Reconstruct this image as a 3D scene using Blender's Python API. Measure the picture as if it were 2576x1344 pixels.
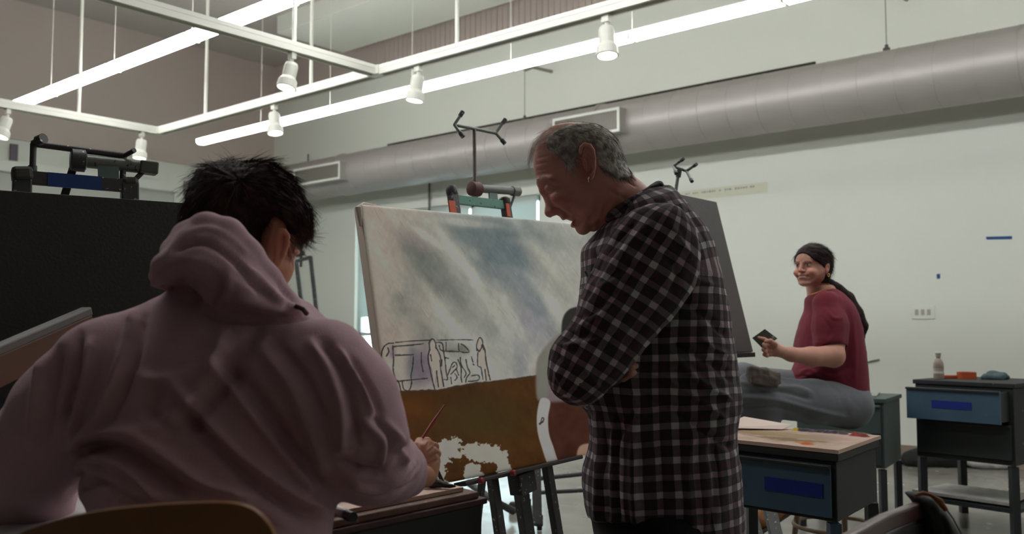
import bpy, math, random
import numpy as np
from mathutils import Vector, Matrix
random.seed(7)
RNG = np.random.default_rng(7)
for o in list(bpy.data.objects):
    bpy.data.objects.remove(o, do_unlink=True)
SC = bpy.context.scene
COL = SC.collection

# ------------------------------------------------------------------ camera, world, exposure
F = 2262.0                      # focal length in pixels of the 2576 px frame
H = 1.15                        # camera height
PHI = math.radians(40.2)        # camera heading, room axes are the world axes
PITCH = math.atan(150 / F)
cam_d = bpy.data.cameras.new('camera')
cam = bpy.data.objects.new('camera', cam_d)
COL.objects.link(cam)
cam.location = (0, 0, H)
cam.rotation_euler = (math.pi / 2 + PITCH, 0, PHI)
cam_d.sensor_width = 36
cam_d.lens = F / 2576 * 36
cam_d.clip_start = .05
cam_d.dof.use_dof = True
cam_d.dof.focus_distance = 2.5
cam_d.dof.aperture_fstop = 4.0
SC.camera = cam
wd = bpy.data.worlds.new('world')
SC.world = wd
wd.use_nodes = True
wd.node_tree.nodes['Background'].inputs[0].default_value = (.78, .95, 1, 1)
wd.node_tree.nodes['Background'].inputs[1].default_value = 3.5
SC.view_settings.view_transform = 'Standard'
SC.view_settings.look = 'None'
SC.view_settings.gamma = 1
SC.view_settings.use_curve_mapping = False
SC.view_settings.exposure = 1.02
STRIP = 9.0                     # radiance of the strip light diffusers
try:
    SC.cycles.max_bounces = 8
    SC.cycles.diffuse_bounces = 4
    SC.cycles.use_denoising = True
except Exception:
    pass

# ------------------------------------------------------------------ helpers
CP, SP = math.cos(PITCH), math.sin(PITCH)
def ray(px, py):
    """direction of a pixel in the camera-heading frame (x right, y ahead, z up), scaled to y = 1"""
    a = (px - 1288) / F; b = (672 - py) / F
    y = CP - b * SP; z = SP + b * CP
    return np.array([a / y, 1.0, z / y])
def P(px, py, Z):
    r = ray(px, py) * Z
    return np.array([r[0], r[1], r[2] + H])
def PZ(px, py, z):              # point of a pixel at the given height
    r = ray(px, py); k = (z - H) / r[2]
    return np.array([r[0] * k, k, z])
def proj(v):
    v = np.asarray(v, float)
    x, y, z = v[..., 0], v[..., 1], v[..., 2] - H
    d = y * CP + z * SP; u = -y * SP + z * CP
    return np.stack([1288 + F * x / d, 672 - F * u / d], -1)
cphi, sphi = math.cos(PHI), math.sin(PHI)
def toW(v):
    v = np.asarray(v, float)
    return np.stack([v[..., 0] * cphi - v[..., 1] * sphi, v[..., 0] * sphi + v[..., 1] * cphi, v[..., 2]], -1)
def toC(v):
    v = np.asarray(v, float)
    return np.stack([v[..., 0] * cphi + v[..., 1] * sphi, -v[..., 0] * sphi + v[..., 1] * cphi, v[..., 2]], -1)
def onY(px, py, D):             # world point where a pixel meets the wall plane y = D
    r = toW(ray(px, py)); k = D / r[1]
    return np.array([r[0] * k, D, r[2] * k + H])
def onX(px, py, X):
    r = toW(ray(px, py)); k = X / r[0]
    return np.array([X, r[1] * k, r[2] * k + H])
def onplane(px, py, p0, n):     # camera-heading frame
    r = ray(px, py); o = np.array([0, 0, H])
    k = np.dot(np.asarray(p0) - o, n) / np.dot(r, n)
    return o + r * k
def nrm(v):
    v = np.asarray(v, float); return v / np.linalg.norm(v)

class MB:
    def __init__(s): s.v = []; s.f = []; s.n = 0; s.m = []; s.uv = None
    def add(s, v, f, mi=0):
        v = np.asarray(v, float)
        s.v.append(v); s.f += [tuple(int(i) + s.n for i in q) for q in f]; s.m += [mi] * len(f); s.n += len(v)
        return s
    def box(s, c, sz, ax=None, mi=0):
        c = np.asarray(c, float); h = np.asarray(sz, float) / 2
        A = np.eye(3) if ax is None else np.array([nrm(a) for a in ax])
        v = [c + A[0] * h[0] * i + A[1] * h[1] * j + A[2] * h[2] * k for i in (-1, 1) for j in (-1, 1) for k in (-1, 1)]
        f = [(0, 1, 3, 2), (4, 6, 7, 5), (0, 4, 5, 1), (2, 3, 7, 6), (0, 2, 6, 4), (1, 5, 7, 3)]
        if np.linalg.det(A) < 0: f = [q[::-1] for q in f]
        return s.add(v, f, mi)
    def bar(s, a, b, w, h, up=(0, 0, 1), mi=0):          # box between two points
        a = np.asarray(a, float); b = np.asarray(b, float); d = b - a; L = np.linalg.norm(d); d = d / L
        u = np.asarray(up, float); x = np.cross(u, d)
        if np.linalg.norm(x) < 1e-3: x = np.cross((1, 0, 0), d)
        x = nrm(x); u = np.cross(d, x)
        return s.box((a + b) / 2, (w, L, h), (x, d, u), mi)
    def tube(s, pts, r, n=10, cap=True, mi=0):
        pts = [np.asarray(p, float) for p in pts]; m = len(pts)
        rs = r if hasattr(r, '__len__') else [r] * m
        t0 = nrm(pts[1] - pts[0]); ref = np.array([0, 0, 1.]) if abs(t0[2]) < .9 else np.array([1., 0, 0])
        x = nrm(np.cross(ref, t0)); V = []; Fc = []
        for i in range(m):
            t = nrm(pts[min(i + 1, m - 1)] - pts[max(i - 1, 0)])
            x = nrm(x - t * np.dot(x, t)); y = np.cross(t, x)
            for k in range(n):
                a = 2 * math.pi * k / n
                V.append(pts[i] + (x * math.cos(a) + y * math.sin(a)) * rs[i])
        for i in range(m - 1):
            for k in range(n):
                k2 = (k + 1) % n
                Fc.append((i * n + k, i * n + k2, (i + 1) * n + k2, (i + 1) * n + k))
        if cap:
            Fc.append(tuple(range(n))[::-1]); Fc.append(tuple((m - 1) * n + k for k in range(n)))
        return s.add(V, Fc, mi)
    def lathe(s, c, prof, n=24, axis=(0, 0, 1), mi=0):    # prof: (radius, height)
        c = np.asarray(c, float); a = nrm(axis)
        return s.tube([c + a * h for _, h in prof], [max(r, 1e-4) for r, _ in prof], n, True, mi) if False else s._lathe(c, prof, n, a, mi)
    def _lathe(s, c, prof, n, a, mi):
        ref = np.array([0, 0, 1.]) if abs(a[2]) < .9 else np.array([1., 0, 0])
        x = nrm(np.cross(ref, a)); y = np.cross(a, x); V = []; Fc = []
        for r, h in prof:
            for k in range(n):
                t = 2 * math.pi * k / n
                V.append(c + a * h + (x * math.cos(t) + y * math.sin(t)) * max(r, 1e-5))
        for i in range(len(prof) - 1):
            for k in range(n):
                k2 = (k + 1) % n
                Fc.append((i * n + k, i * n + k2, (i + 1) * n + k2, (i + 1) * n + k))
        Fc.append(tuple(range(n))[::-1]); Fc.append(tuple((len(prof) - 1) * n + k for k in range(n)))
        return s.add(V, Fc, mi)
    def prism(s, pts, d, mi=0):                           # polygon (3D points) extruded by vector d
        a = np.asarray(pts, float); d = np.asarray(d, float); n = len(a)
        nn = sum(np.cross(a[i] - a[0], a[(i + 1) % n] - a[0]) for i in range(1, n - 1))
        if np.dot(nn, d) > 0: a = a[::-1]
        V = np.vstack([a, a + d])
        Fc = [tuple(range(n)), tuple(range(n, 2 * n))[::-1]]
        Fc += [(i, i + n, (i + 1) % n + n, (i + 1) % n) for i in range(n)]
        return s.add(V, Fc, mi)
    def arr(s): return np.vstack(s.v)

BASE = {}
def _mesh(name, mb, mats, base, smooth=False):
    V = mb.arr() - np.asarray(base, float)
    me = bpy.data.meshes.new(name)
    me.from_pydata(V.tolist(), [], mb.f); me.update()
    for m in (mats if isinstance(mats, (list, tuple)) else [mats]): me.materials.append(m)
    if any(mb.m): me.polygons.foreach_set('material_index', mb.m)
    if smooth:
        me.polygons.foreach_set('use_smooth', [True] * len(me.polygons))
        if smooth != 2: me.set_sharp_from_angle(angle=math.radians(38))
    if mb.uv is not None:
        uvl = me.uv_layers.new(name='UVMap')
        li = np.zeros(len(me.loops), np.int32); me.loops.foreach_get('vertex_index', li)
        uvl.data.foreach_set('uv', np.asarray(mb.uv, np.float32)[li].ravel())
    return me
def tag(o, label=None, cat=None, group=None, kind=None):
    if label: o['label'] = label
    if cat: o['category'] = cat
    if group: o['group'] = group
    if kind: o['kind'] = kind
    return o
def thing(name, label, cat, base, group=None, frame='C'):
    o = bpy.data.objects.new(name, None); COL.objects.link(o); o.empty_display_size = .1
    if frame == 'C':
        o.location = toW(base); o.rotation_euler = (0, 0, PHI)
    else: o.location = base
    BASE[o.name] = np.asarray(base, float)
    return tag(o, label, cat, group)
def part(name, mb, mats, parent, smooth=False, bevel=0, label=None, kind=None, sub=0, auto=False):
    base = BASE[parent.name]
    me = _mesh(name, mb, mats, base, smooth)
    o = bpy.data.objects.new(name, me); COL.objects.link(o); o.parent = parent
    BASE[o.name] = base
    if label: o['label'] = label
    if kind: o['kind'] = kind
    _mods(o, bevel, sub, auto)
    return o
def _mods(o, bevel, sub, auto):
    if bevel:
        b = o.modifiers.new('bevel', 'BEVEL'); b.width = bevel; b.segments = 2; b.limit_method = 'ANGLE'; b.angle_limit = math.radians(40)
    if sub:
        b = o.modifiers.new('subdivision', 'SUBSURF'); b.levels = sub; b.render_levels = sub
def solo(name, mb, mats, base, label=None, cat=None, group=None, kind=None, frame='C', smooth=False, bevel=0, sub=0):
    me = _mesh(name, mb, mats, base, smooth)
    o = bpy.data.objects.new(name, me); COL.objects.link(o)
    if frame == 'C': o.location = toW(base); o.rotation_euler = (0, 0, PHI)
    else: o.location = base
    BASE[o.name] = np.asarray(base, float)
    _mods(o, bevel, sub, False)
    return tag(o, label, cat, group, kind)

# ---- materials
def lin(c):
    c = np.asarray(c, float) / 255
    return tuple(np.where(c <= .04045, c / 12.92, ((c + .055) / 1.055) ** 2.4))
MATS = {}
def mat(name, c, rough=.6, metal=0, var=.12, scale=6, bump=0, bscale=60, emit=0, spec=.5, sheen=0, speck=None, coord='Object', det=4):
    """procedural paint: base colour (display rgb) broken up by noise, optional grain bump and specks of another colour"""
    m = bpy.data.materials.new(name); m.use_nodes = True; MATS[name] = m
    nt = m.node_tree; N = nt.nodes; L = nt.links
    b = N['Principled BSDF']; col = lin(c)
    tc = N.new('ShaderNodeTexCoord')
    if var:
        nz = N.new('ShaderNodeTexNoise'); nz.inputs['Scale'].default_value = scale; nz.inputs['Detail'].default_value = det
        L.new(tc.outputs[coord], nz.inputs['Vector'])
        mx = N.new('ShaderNodeMix'); mx.data_type = 'RGBA'
        mx.inputs[6].default_value = (*[x * (1 - var) for x in col], 1); mx.inputs[7].default_value = (*[min(1, x * (1 + var)) for x in col], 1)
        L.new(nz.outputs['Fac'], mx.inputs[0]); out = mx.outputs[2]
        if speck:
            sc, thr, sch = speck
            n2 = N.new('ShaderNodeTexNoise'); n2.inputs['Scale'].default_value = sch; n2.inputs['Detail'].default_value = 3
            L.new(tc.outputs[coord], n2.inputs['Vector'])
            r = N.new('ShaderNodeValToRGB'); r.color_ramp.elements[0].position = thr; r.color_ramp.elements[1].position = thr + .02
            L.new(n2.outputs['Fac'], r.inputs[0])
            m2 = N.new('ShaderNodeMix'); m2.data_type = 'RGBA'; L.new(r.outputs['Color'], m2.inputs[0]); L.new(out, m2.inputs[6])
            m2.inputs[7].default_value = (*lin(sc), 1); out = m2.outputs[2]
        L.new(out, b.inputs['Base Color'])
    else: b.inputs['Base Color'].default_value = (*col, 1)
    b.inputs['Roughness'].default_value = rough; b.inputs['Metallic'].default_value = metal
    b.inputs['Specular IOR Level'].default_value = spec
    if sheen: b.inputs['Sheen Weight'].default_value = sheen
    if bump:
        n3 = N.new('ShaderNodeTexNoise'); n3.inputs['Scale'].default_value = bscale; n3.inputs['Detail'].default_value = 5
        L.new(tc.outputs[coord], n3.inputs['Vector'])
        bp = N.new('ShaderNodeBump'); bp.inputs['Strength'].default_value = bump; bp.inputs['Distance'].default_value = .01
        L.new(n3.outputs['Fac'], bp.inputs['Height']); L.new(bp.outputs[0], b.inputs['Normal'])
    if emit:
        b.inputs['Emission Color'].default_value = (*col, 1); b.inputs['Emission Strength'].default_value = emit
    return m
def vcol_mat(name, rough=.7, bump=0, bscale=300, spec=.4, sss=0):
    m = bpy.data.materials.new(name); m.use_nodes = True; MATS[name] = m
    nt = m.node_tree; N = nt.nodes; L = nt.links; b = N['Principled BSDF']
    a = N.new('ShaderNodeAttribute'); a.attribute_name = 'paint'; L.new(a.outputs['Color'], b.inputs['Base Color'])
    b.inputs['Roughness'].default_value = rough; b.inputs['Specular IOR Level'].default_value = spec
    if sss: b.inputs['Subsurface Weight'].default_value = sss; b.inputs['Subsurface Radius'].default_value = (.01, .004, .002); b.inputs['Subsurface Scale'].default_value = 1
    if bump:
        tc = N.new('ShaderNodeTexCoord'); n3 = N.new('ShaderNodeTexNoise'); n3.inputs['Scale'].default_value = bscale; n3.inputs['Detail'].default_value = 5
        L.new(tc.outputs['Object'], n3.inputs['Vector'])
        bp = N.new('ShaderNodeBump'); bp.inputs['Strength'].default_value = bump; bp.inputs['Distance'].default_value = .01
        L.new(n3.outputs['Fac'], bp.inputs['Height']); L.new(bp.outputs[0], b.inputs['Normal'])
    return m
def set_paint(o, rgb):          # rgb: linear albedo per vertex
    me = o.data; at = me.color_attributes.new('paint', 'FLOAT_COLOR', 'POINT')
    c = np.ones((len(me.vertices), 4), np.float32); c[:, :3] = rgb
    at.data.foreach_set('color', c.ravel())

# ---- numpy noise
_LAT = RNG.random((64, 64, 64)).astype(np.float32)
def vnoise(p):
    p = np.asarray(p, np.float32); i = np.floor(p).astype(int); f = p - i; f = f * f * (3 - 2 * f); i &= 63; j = (i + 1) & 63
    x0, y0, z0 = i[..., 0], i[..., 1], i[..., 2]; x1, y1, z1 = j[..., 0], j[..., 1], j[..., 2]
    fx, fy, fz = f[..., 0], f[..., 1], f[..., 2]
    def l(a, b, t): return a + (b - a) * t
    return l(l(l(_LAT[x0, y0, z0], _LAT[x1, y0, z0], fx), l(_LAT[x0, y1, z0], _LAT[x1, y1, z0], fx), fy),
             l(l(_LAT[x0, y0, z1], _LAT[x1, y0, z1], fx), l(_LAT[x0, y1, z1], _LAT[x1, y1, z1], fx), fy), fz) * 2 - 1
def fbm(p, o=4):
    p = np.asarray(p, np.float32); s = 0; a = 1; t = 0
    for k in range(o): s = s + a * vnoise(p * 2 ** k + 11.3 * k); t += a; a *= .5
    return s / t
def sstep(a, b, x):
    t = np.clip((x - a) / (b - a), 0, 1); return t * t * (3 - 2 * t)

# ---- implicit surfaces
def spline(pts, n=6, closed=True):
    p = np.asarray(pts, float); m = len(p); out = []
    rng_ = range(m) if closed else range(m - 1)
    for i in rng_:
        if closed: a, b, c, d = p[i - 1], p[i], p[(i + 1) % m], p[(i + 2) % m]
        else: a, b, c, d = p[max(i - 1, 0)], p[i], p[i + 1], p[min(i + 2, m - 1)]
        for t in np.linspace(0, 1, n, endpoint=False):
            out.append(.5 * ((2 * b) + (c - a) * t + (2 * a - 5 * b + 4 * c - d) * t * t + (3 * b - a - 3 * c + d) * t ** 3))
    if not closed: out.append(p[-1])
    return np.array(out)
def poly_sdf(x, z, poly):        # positive inside
    d = np.full(x.shape, 1e9); ins = np.zeros(x.shape, bool); n = len(poly)
    for i in range(n):
        ax, az = poly[i]; bx, bz = poly[(i + 1) % n]
        ex, ez = bx - ax, bz - az; wx, wz = x - ax, z - az
        t = np.clip((wx * ex + wz * ez) / (ex * ex + ez * ez + 1e-12), 0, 1)
        d = np.minimum(d, (wx - ex * t) ** 2 + (wz - ez * t) ** 2)
        c = ((az > z) != (bz > z)) & (x < ex * (z - az) / (ez if abs(ez) > 1e-12 else 1e-12) + ax)
        ins ^= c
    d = np.sqrt(d); return np.where(ins, d, -d)
def pxpoly(pts, Z, n=5):
    q = np.array([P(a, b, Z) for a, b in pts])[:, [0, 2]]
    return spline(q, n) if n > 1 else q
class Grid:
    def __init__(s, lo, hi, res):
        s.lo = np.asarray(lo, float); s.res = res
        nn = np.ceil((np.asarray(hi) - s.lo) / res).astype(int) + 1
        ax = [(s.lo[i] + np.arange(nn[i]) * res).astype(np.float32) for i in range(3)]
        s.X, s.Y, s.Z = np.meshgrid(*ax, indexing='ij'); s.x2, s.z2 = np.meshgrid(ax[0], ax[2], indexing='ij')
        s.D = np.full(s.X.shape, 9., np.float32)
    def u(s, d, k=.02):
        if k <= 0: s.D = np.minimum(s.D, d); return s
        h = np.clip(.5 + .5 * (s.D - d) / k, 0, 1)
        s.D = (s.D * (1 - h) + d * h - k * h * (1 - h)).astype(np.float32); return s
    def cut(s, d, k=.01):
        h = np.clip(.5 - .5 * (s.D + d) / k, 0, 1)
        s.D = (s.D * (1 - h) - d * h + k * h * (1 - h)).astype(np.float32); return s
    def ell(s, c, r, ax=None):
        q = [s.X - c[0], s.Y - c[1], s.Z - c[2]]
        if ax is not None: q = [a[0] * q[0] + a[1] * q[1] + a[2] * q[2] for a in ax]
        k0 = np.sqrt(sum((q[i] / r[i]) ** 2 for i in range(3))); k1 = np.sqrt(sum((q[i] / r[i] ** 2) ** 2 for i in range(3))) + 1e-6
        return k0 * (k0 - 1) / k1
    def cap(s, a, b, ra, rb):
        a = np.asarray(a, float); b = np.asarray(b, float); d = b - a
        t = np.clip(((s.X - a[0]) * d[0] + (s.Y - a[1]) * d[1] + (s.Z - a[2]) * d[2]) / (d @ d + 1e-9), 0, 1)
        return np.sqrt((s.X - a[0] - d[0] * t) ** 2 + (s.Y - a[1] - d[1] * t) ** 2 + (s.Z - a[2] - d[2] * t) ** 2) - (ra + (rb - ra) * t)
    def chain(s, pts, rs, k=.02, kk=None):
        for i in range(len(pts) - 1): s.u(s.cap(pts[i], pts[i + 1], rs[i], rs[i + 1]), k if i or kk is None else kk)
        return s
    def inflate(s, poly, y0, R, W, slope=0, z0=0, xs=0):
        d = poly_sdf(s.x2, s.z2, poly)[:, None, :].astype(np.float32)
        if callable(W): W = W(s.x2, s.z2)[:, None, :].astype(np.float32)
        yy = s.Y - (y0 + slope * (s.Z - z0))
        return np.sqrt(np.maximum(R - d, 0) ** 2 + (yy / W * R) ** 2) - R
    def mesh(s, smooth=1):
        import openvdb
        g = openvdb.FloatGrid(1.0); g.copyFromArray(np.ascontiguousarray(np.clip(s.D / s.res, -3, 3), np.float32), tolerance=0.0)
        v, q = g.convertToQuads(0.0)
        v = np.asarray(v, float); q = np.asarray(q)
        if smooth:
            e = np.vstack([q[:, [0, 1]], q[:, [1, 2]], q[:, [2, 3]], q[:, [3, 0]]])
            for _ in range(smooth):
                acc = np.zeros_like(v); cnt = np.zeros(len(v))
                for k in range(3):
                    acc[:, k] = np.bincount(e[:, 0], v[e[:, 1], k], len(v)) + np.bincount(e[:, 1], v[e[:, 0], k], len(v))
                cnt = np.bincount(e.ravel(), minlength=len(v))
                v = v * .5 + .5 * acc / np.maximum(cnt, 1)[:, None]
        v = v * s.res + s.lo
        # orient outwards
        a, b, c = v[q[:, 0]], v[q[:, 1]], v[q[:, 2]]
        vol = np.einsum('ij,ij->i', a - v.mean(0), np.cross(b - a, c - a)).sum()
        if vol < 0: q = q[:, ::-1]
        return v, q
def vnormals(v, q):
    n = np.cross(v[q[:, 2]] - v[q[:, 0]], v[q[:, 3]] - v[q[:, 1]]); out = np.zeros_like(v)
    for i in range(4):
        for k in range(3): out[:, k] += np.bincount(q[:, i], n[:, k], len(v))
    return out / (np.linalg.norm(out, axis=1)[:, None] + 1e-12)
def seg_dist(p, a, b):
    a = np.asarray(a, float); b = np.asarray(b, float); d = b - a
    t = np.clip(((p - a) @ d) / (d @ d + 1e-9), 0, 1)
    return np.linalg.norm(p - a - t[:, None] * d, axis=1)
def folds(v, q, lines, facing=True):
    """sculpt folds: each line (points seen in the photo, width px, height m) raises or sinks the cloth along its normal"""
    n = vnormals(v, q); p = proj(v)
    view = v - np.array([0, 0, H]); view /= np.linalg.norm(view, axis=1)[:, None]
    w = np.clip(-np.einsum('ij,ij->i', n, view) * 3, 0, 1) if facing else 1
    disp = np.zeros(len(v))
    for pts, wd_, amp in lines:
        pts = spline(pts, 5, False) if len(pts) > 2 else np.asarray(pts, float)
        d = np.full(len(v), 1e9); L = len(pts)
        for i in range(L - 1): d = np.minimum(d, seg_dist(p, pts[i], pts[i + 1]))
        # taper at both ends
        e = np.minimum(np.linalg.norm(p - pts[0], axis=1), np.linalg.norm(p - pts[-1], axis=1))
        disp += amp * np.exp(-(d / wd_) ** 2) * (.35 + .65 * sstep(0, 2.5 * wd_, e))
    return v + n * (disp * w)[:, None]
def relax(v, q, n=1, k=.5):
    q = np.asarray(q); e = np.vstack([q[:, [0, 1]], q[:, [1, 2]], q[:, [2, 3]], q[:, [3, 0]]]); cnt = np.maximum(np.bincount(e.ravel(), minlength=len(v)), 1)[:, None]
    for _ in range(n):
        acc = np.stack([np.bincount(e[:, 0], v[e[:, 1], i], len(v)) + np.bincount(e[:, 1], v[e[:, 0], i], len(v)) for i in range(3)], -1); v = v * (1 - k) + k * acc / cnt
    return v
def mb_of(v, q, uv=None):
    m = MB(); m.v = [v]; m.f = [tuple(x) for x in q.tolist()]; m.m = [0] * len(q); m.n = len(v); m.uv = uv
    return m
def merge(*vq):
    m = MB()
    for v, q in vq: m.add(v, q.tolist() if hasattr(q, 'tolist') else q)
    return m
# ================================================================== the room (world axes: right wall is y = 8.27, left wall is x = -11.9)
YW, XL, XR, YB, ZC = 8.27, -11.9, 7.0, -3.4, 5.25
m_wall = mat('wall_paint', (225, 228, 219), .75, var=.025, scale=1.2, bump=.08, bscale=90)
m_brown = mat('upper_wall_paint', (196, 183, 176), .8, var=.05, scale=.8)
m_ceil = mat('ceiling_paint', (186, 180, 174), .85, var=.05, scale=.7)
m_trimw = mat('white_metal', (226, 228, 220), .45, var=.02)
m_base = mat('baseboard_vinyl', (142, 126, 112), .6, var=.15, scale=12)
m_frame = mat('window_frame_paint', (190, 200, 198), .5, var=.04)
m_dark = mat('dark_strip', (52, 46, 38), .8, var=.2)
def W(mb, name, m, bevel=0, **k): return solo(name, mb, m, (0, 0, 0), kind='structure', frame='W', bevel=bevel, **k)
def bx(x0, x1, y0, y1, z0, z1, mb=None, mi=0):
    mb = mb or MB(); return mb.box(((x0 + x1) / 2, (y0 + y1) / 2, (z0 + z1) / 2), (x1 - x0, y1 - y0, z1 - z0), mi=mi)

# floor: polished grey concrete, slightly mirrored
m_floor = bpy.data.materials.new('floor_concrete'); m_floor.use_nodes = True
def _fl():
    nt = m_floor.node_tree; N = nt.nodes; L = nt.links; b = N['Principled BSDF']; tc = N.new('ShaderNodeTexCoord')
    n = N.new('ShaderNodeTexNoise'); n.inputs['Scale'].default_value = 1.6; n.inputs['Detail'].default_value = 7; L.new(tc.outputs['Object'], n.inputs['Vector'])
    r = N.new('ShaderNodeValToRGB'); r.color_ramp.elements[0].position = .3; r.color_ramp.elements[0].color = (*lin((112, 109, 104)), 1)
    r.color_ramp.elements[1].position = .7; r.color_ramp.elements[1].color = (*lin((142, 138, 130)), 1)
    L.new(n.outputs['Fac'], r.inputs[0]); L.new(r.outputs[0], b.inputs['Base Color'])
    n2 = N.new('ShaderNodeTexNoise'); n2.inputs['Scale'].default_value = 5; L.new(tc.outputs['Object'], n2.inputs['Vector'])
    mr = N.new('ShaderNodeMapRange'); mr.inputs[3].default_value = .14; mr.inputs[4].default_value = .34; L.new(n2.outputs['Fac'], mr.inputs[0]); L.new(mr.outputs[0], b.inputs['Roughness'])
_fl()
W(bx(XL - .2, XR + .2, YB - .2, YW + .2, -.15, 0), 'floor', m_floor)
W(bx(XL - .2, XR + .2, YB - .2, YW + .2, ZC, ZC + .15), 'ceiling', m_ceil)
WX0, WX1, WZ0, WZ1 = -9.9, -6.55, .72, 2.72      # window opening in the right wall
mb = bx(XL - .2, WX0, YW, YW + .2, 0, 4.62); bx(WX1, XR + .2, YW, YW + .2, 0, 4.62, mb); bx(WX0, WX1, YW, YW + .2, 0, WZ0, mb); bx(WX0, WX1, YW, YW + .2, WZ1, 4.62, mb)
W(mb, 'wall_right', m_wall)
# ribbed brown band above the white wall
mb = bx(XL - .2, XR + .2, YW, YW + .2, 4.62, ZC)
xx = -9.5
while xx < -2: bx(xx, xx + .02, YW - .012, YW, 4.64, ZC, mb); xx += .09
W(mb, 'wall_right_upper', m_brown)
LW0, LW1 = 1.0, 6.62                              # window opening in the left wall
mb = bx(XL - .2, XL, YB - .2, YW, 3.5, ZC); W(mb, 'wall_left_upper', m_brown)
mb = bx(XL - .2, XL, YB - .2, LW0, 0, 3.5); bx(XL - .2, XL, LW1, YW, 0, 3.5, mb); bx(XL - .2, XL, LW0, LW1, 3.2, 3.5, mb); bx(XL - .2, XL, LW0, LW1, 0, .8, mb)
W(mb, 'wall_left', m_wall)
W(bx(XL, XL + .03, YB, YW, 3.48, 3.52), 'trim_1', m_brown)
W(bx(XR, XR + .2, YB - .2, YW + .2, 0, ZC), 'wall_far_end', m_wall)
W(bx(XL - .2, XR + .2, YB - .2, YB, 0, ZC), 'wall_back', mat('back_wall_paint', (84, 80, 78), .85))
W(bx(XL, XR, YW - .012, YW, 0, .12), 'baseboard_right', m_base)
W(bx(XL, XL + .012, YB, YW, 0, .12), 'baseboard_left', m_base)
# ceiling beams
W(bx(-9.9, XR, 6.9, 8.0, 5.02, ZC), 'ceiling_beam', m_wall)

m_glass = bpy.data.materials.new('window_glass'); m_glass.use_nodes = True
_b = m_glass.node_tree.nodes['Principled BSDF']; _b.inputs['Transmission Weight'].default_value = 1; _b.inputs['Roughness'].default_value = .02; _b.inputs['IOR'].default_value = 1.1; _b.inputs['Base Color'].default_value = (.9, .97, .97, 1)
m_shade = bpy.data.materials.new('roller_shade_cloth'); m_shade.use_nodes = True
def _sh():
    nt = m_shade.node_tree; N = nt.nodes; L = nt.links; b = N['Principled BSDF']; b.inputs['Base Color'].default_value = (*lin((205, 208, 200)), 1); b.inputs['Roughness'].default_value = .8
    t = N.new('ShaderNodeBsdfTranslucent'); t.inputs[0].default_value = (.55, .62, .62, 1); mx = N.new('ShaderNodeMixShader'); mx.inputs[0].default_value = .35
    L.new(b.outputs[0], mx.inputs[1]); L.new(t.outputs[0], mx.inputs[2]); L.new(mx.outputs[0], N['Material Output'].inputs[0])
_sh()
# right wall window: frame, mullions, glass; lower sash shows bare daylight
mb = MB(); fy = YW + .06
for a, b_ in ((WX0, WX0 + .07), (WX1 - .07, WX1), (-8.82, -8.75), (-7.72, -7.65)): bx(a, b_, fy, fy + .07, WZ0, WZ1, mb)
for a, b_ in ((WZ0, WZ0 + .07), (WZ1 - .07, WZ1), (1.02, 1.07)): bx(WX0, WX1, fy, fy + .07, a, b_, mb)
w1 = W(mb, 'window_1', m_frame)
part('glass', bx(WX0, WX1, fy + .03, fy + .036, WZ0, WZ1), m_glass, w1)
mb = MB()
for a, b_ in ((WX0 + .08, -8.83), (-8.74, -7.73), (-7.64, WX1 - .08)): bx(a, b_, YW + .03, YW + .033, 1.28, WZ1, mb)
part('roller_shade', mb, m_shade, w1)
part('window_sill', bx(WX0 - .05, WX1 + .05, YW - .06, YW + .1, WZ0 - .04, WZ0), m_trimw, w1, bevel=.004)
# left wall window with a closed shade
mb = MB()
for a, b_ in ((LW0, LW0 + .08), (LW1 - .08, LW1), (2.8, 2.88), (4.7, 4.78)): bx(XL - .12, XL - .04, a, b_, .8, 3.2, mb)
w2 = W(mb, 'window_2', m_frame)
part('glass', bx(XL - .09, XL - .084, LW0, LW1, .8, 3.2), m_glass, w2)
part('roller_shade', bx(XL - .035, XL - .03, LW0, LW1, .8, 3.1), mat('closed_shade', (196, 198, 190), .8, var=.03), w2)
part('shade_cassette', bx(XL - .03, XL + .07, LW0 - .1, LW1 + .05, 3.06, 3.2), m_trimw, w2, bevel=.006)
for q, (px, py) in enumerate(((33, 385), (468, 475))):
    c = onX(px, py, XL)
    solo('wall_sensor', MB().box((XL + .02, c[1], c[2]), (.035, .09, .22), mi=0), mat('sensor_case_%d' % q, ((96, 90, 100), (150, 140, 136))[q], .5), (XL + .02, c[1], c[2]),
         ('small dark narrow box on the far left wall above the black canvas', 'small pale box on the far wall beside the window shade end')[q], 'sensor', frame='W', bevel=.004)

# portals so daylight comes in cleanly
for (c, sx, sy, rot) in (((-8.22, YW + .15, 1.0), 3.3, .56, (math.pi / 2, 0, 0)),):
    ld = bpy.data.lights.new('daylight', 'AREA'); ld.shape = 'RECTANGLE'; ld.size = sx; ld.size_y = sy; ld.energy = 60; ld.color = (.8, .95, 1)
    lo = bpy.data.objects.new('daylight', ld); COL.objects.link(lo); lo.location = c; lo.rotation_euler = (-math.pi / 2, 0, 0)
    ld.cycles.is_portal = True

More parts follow.
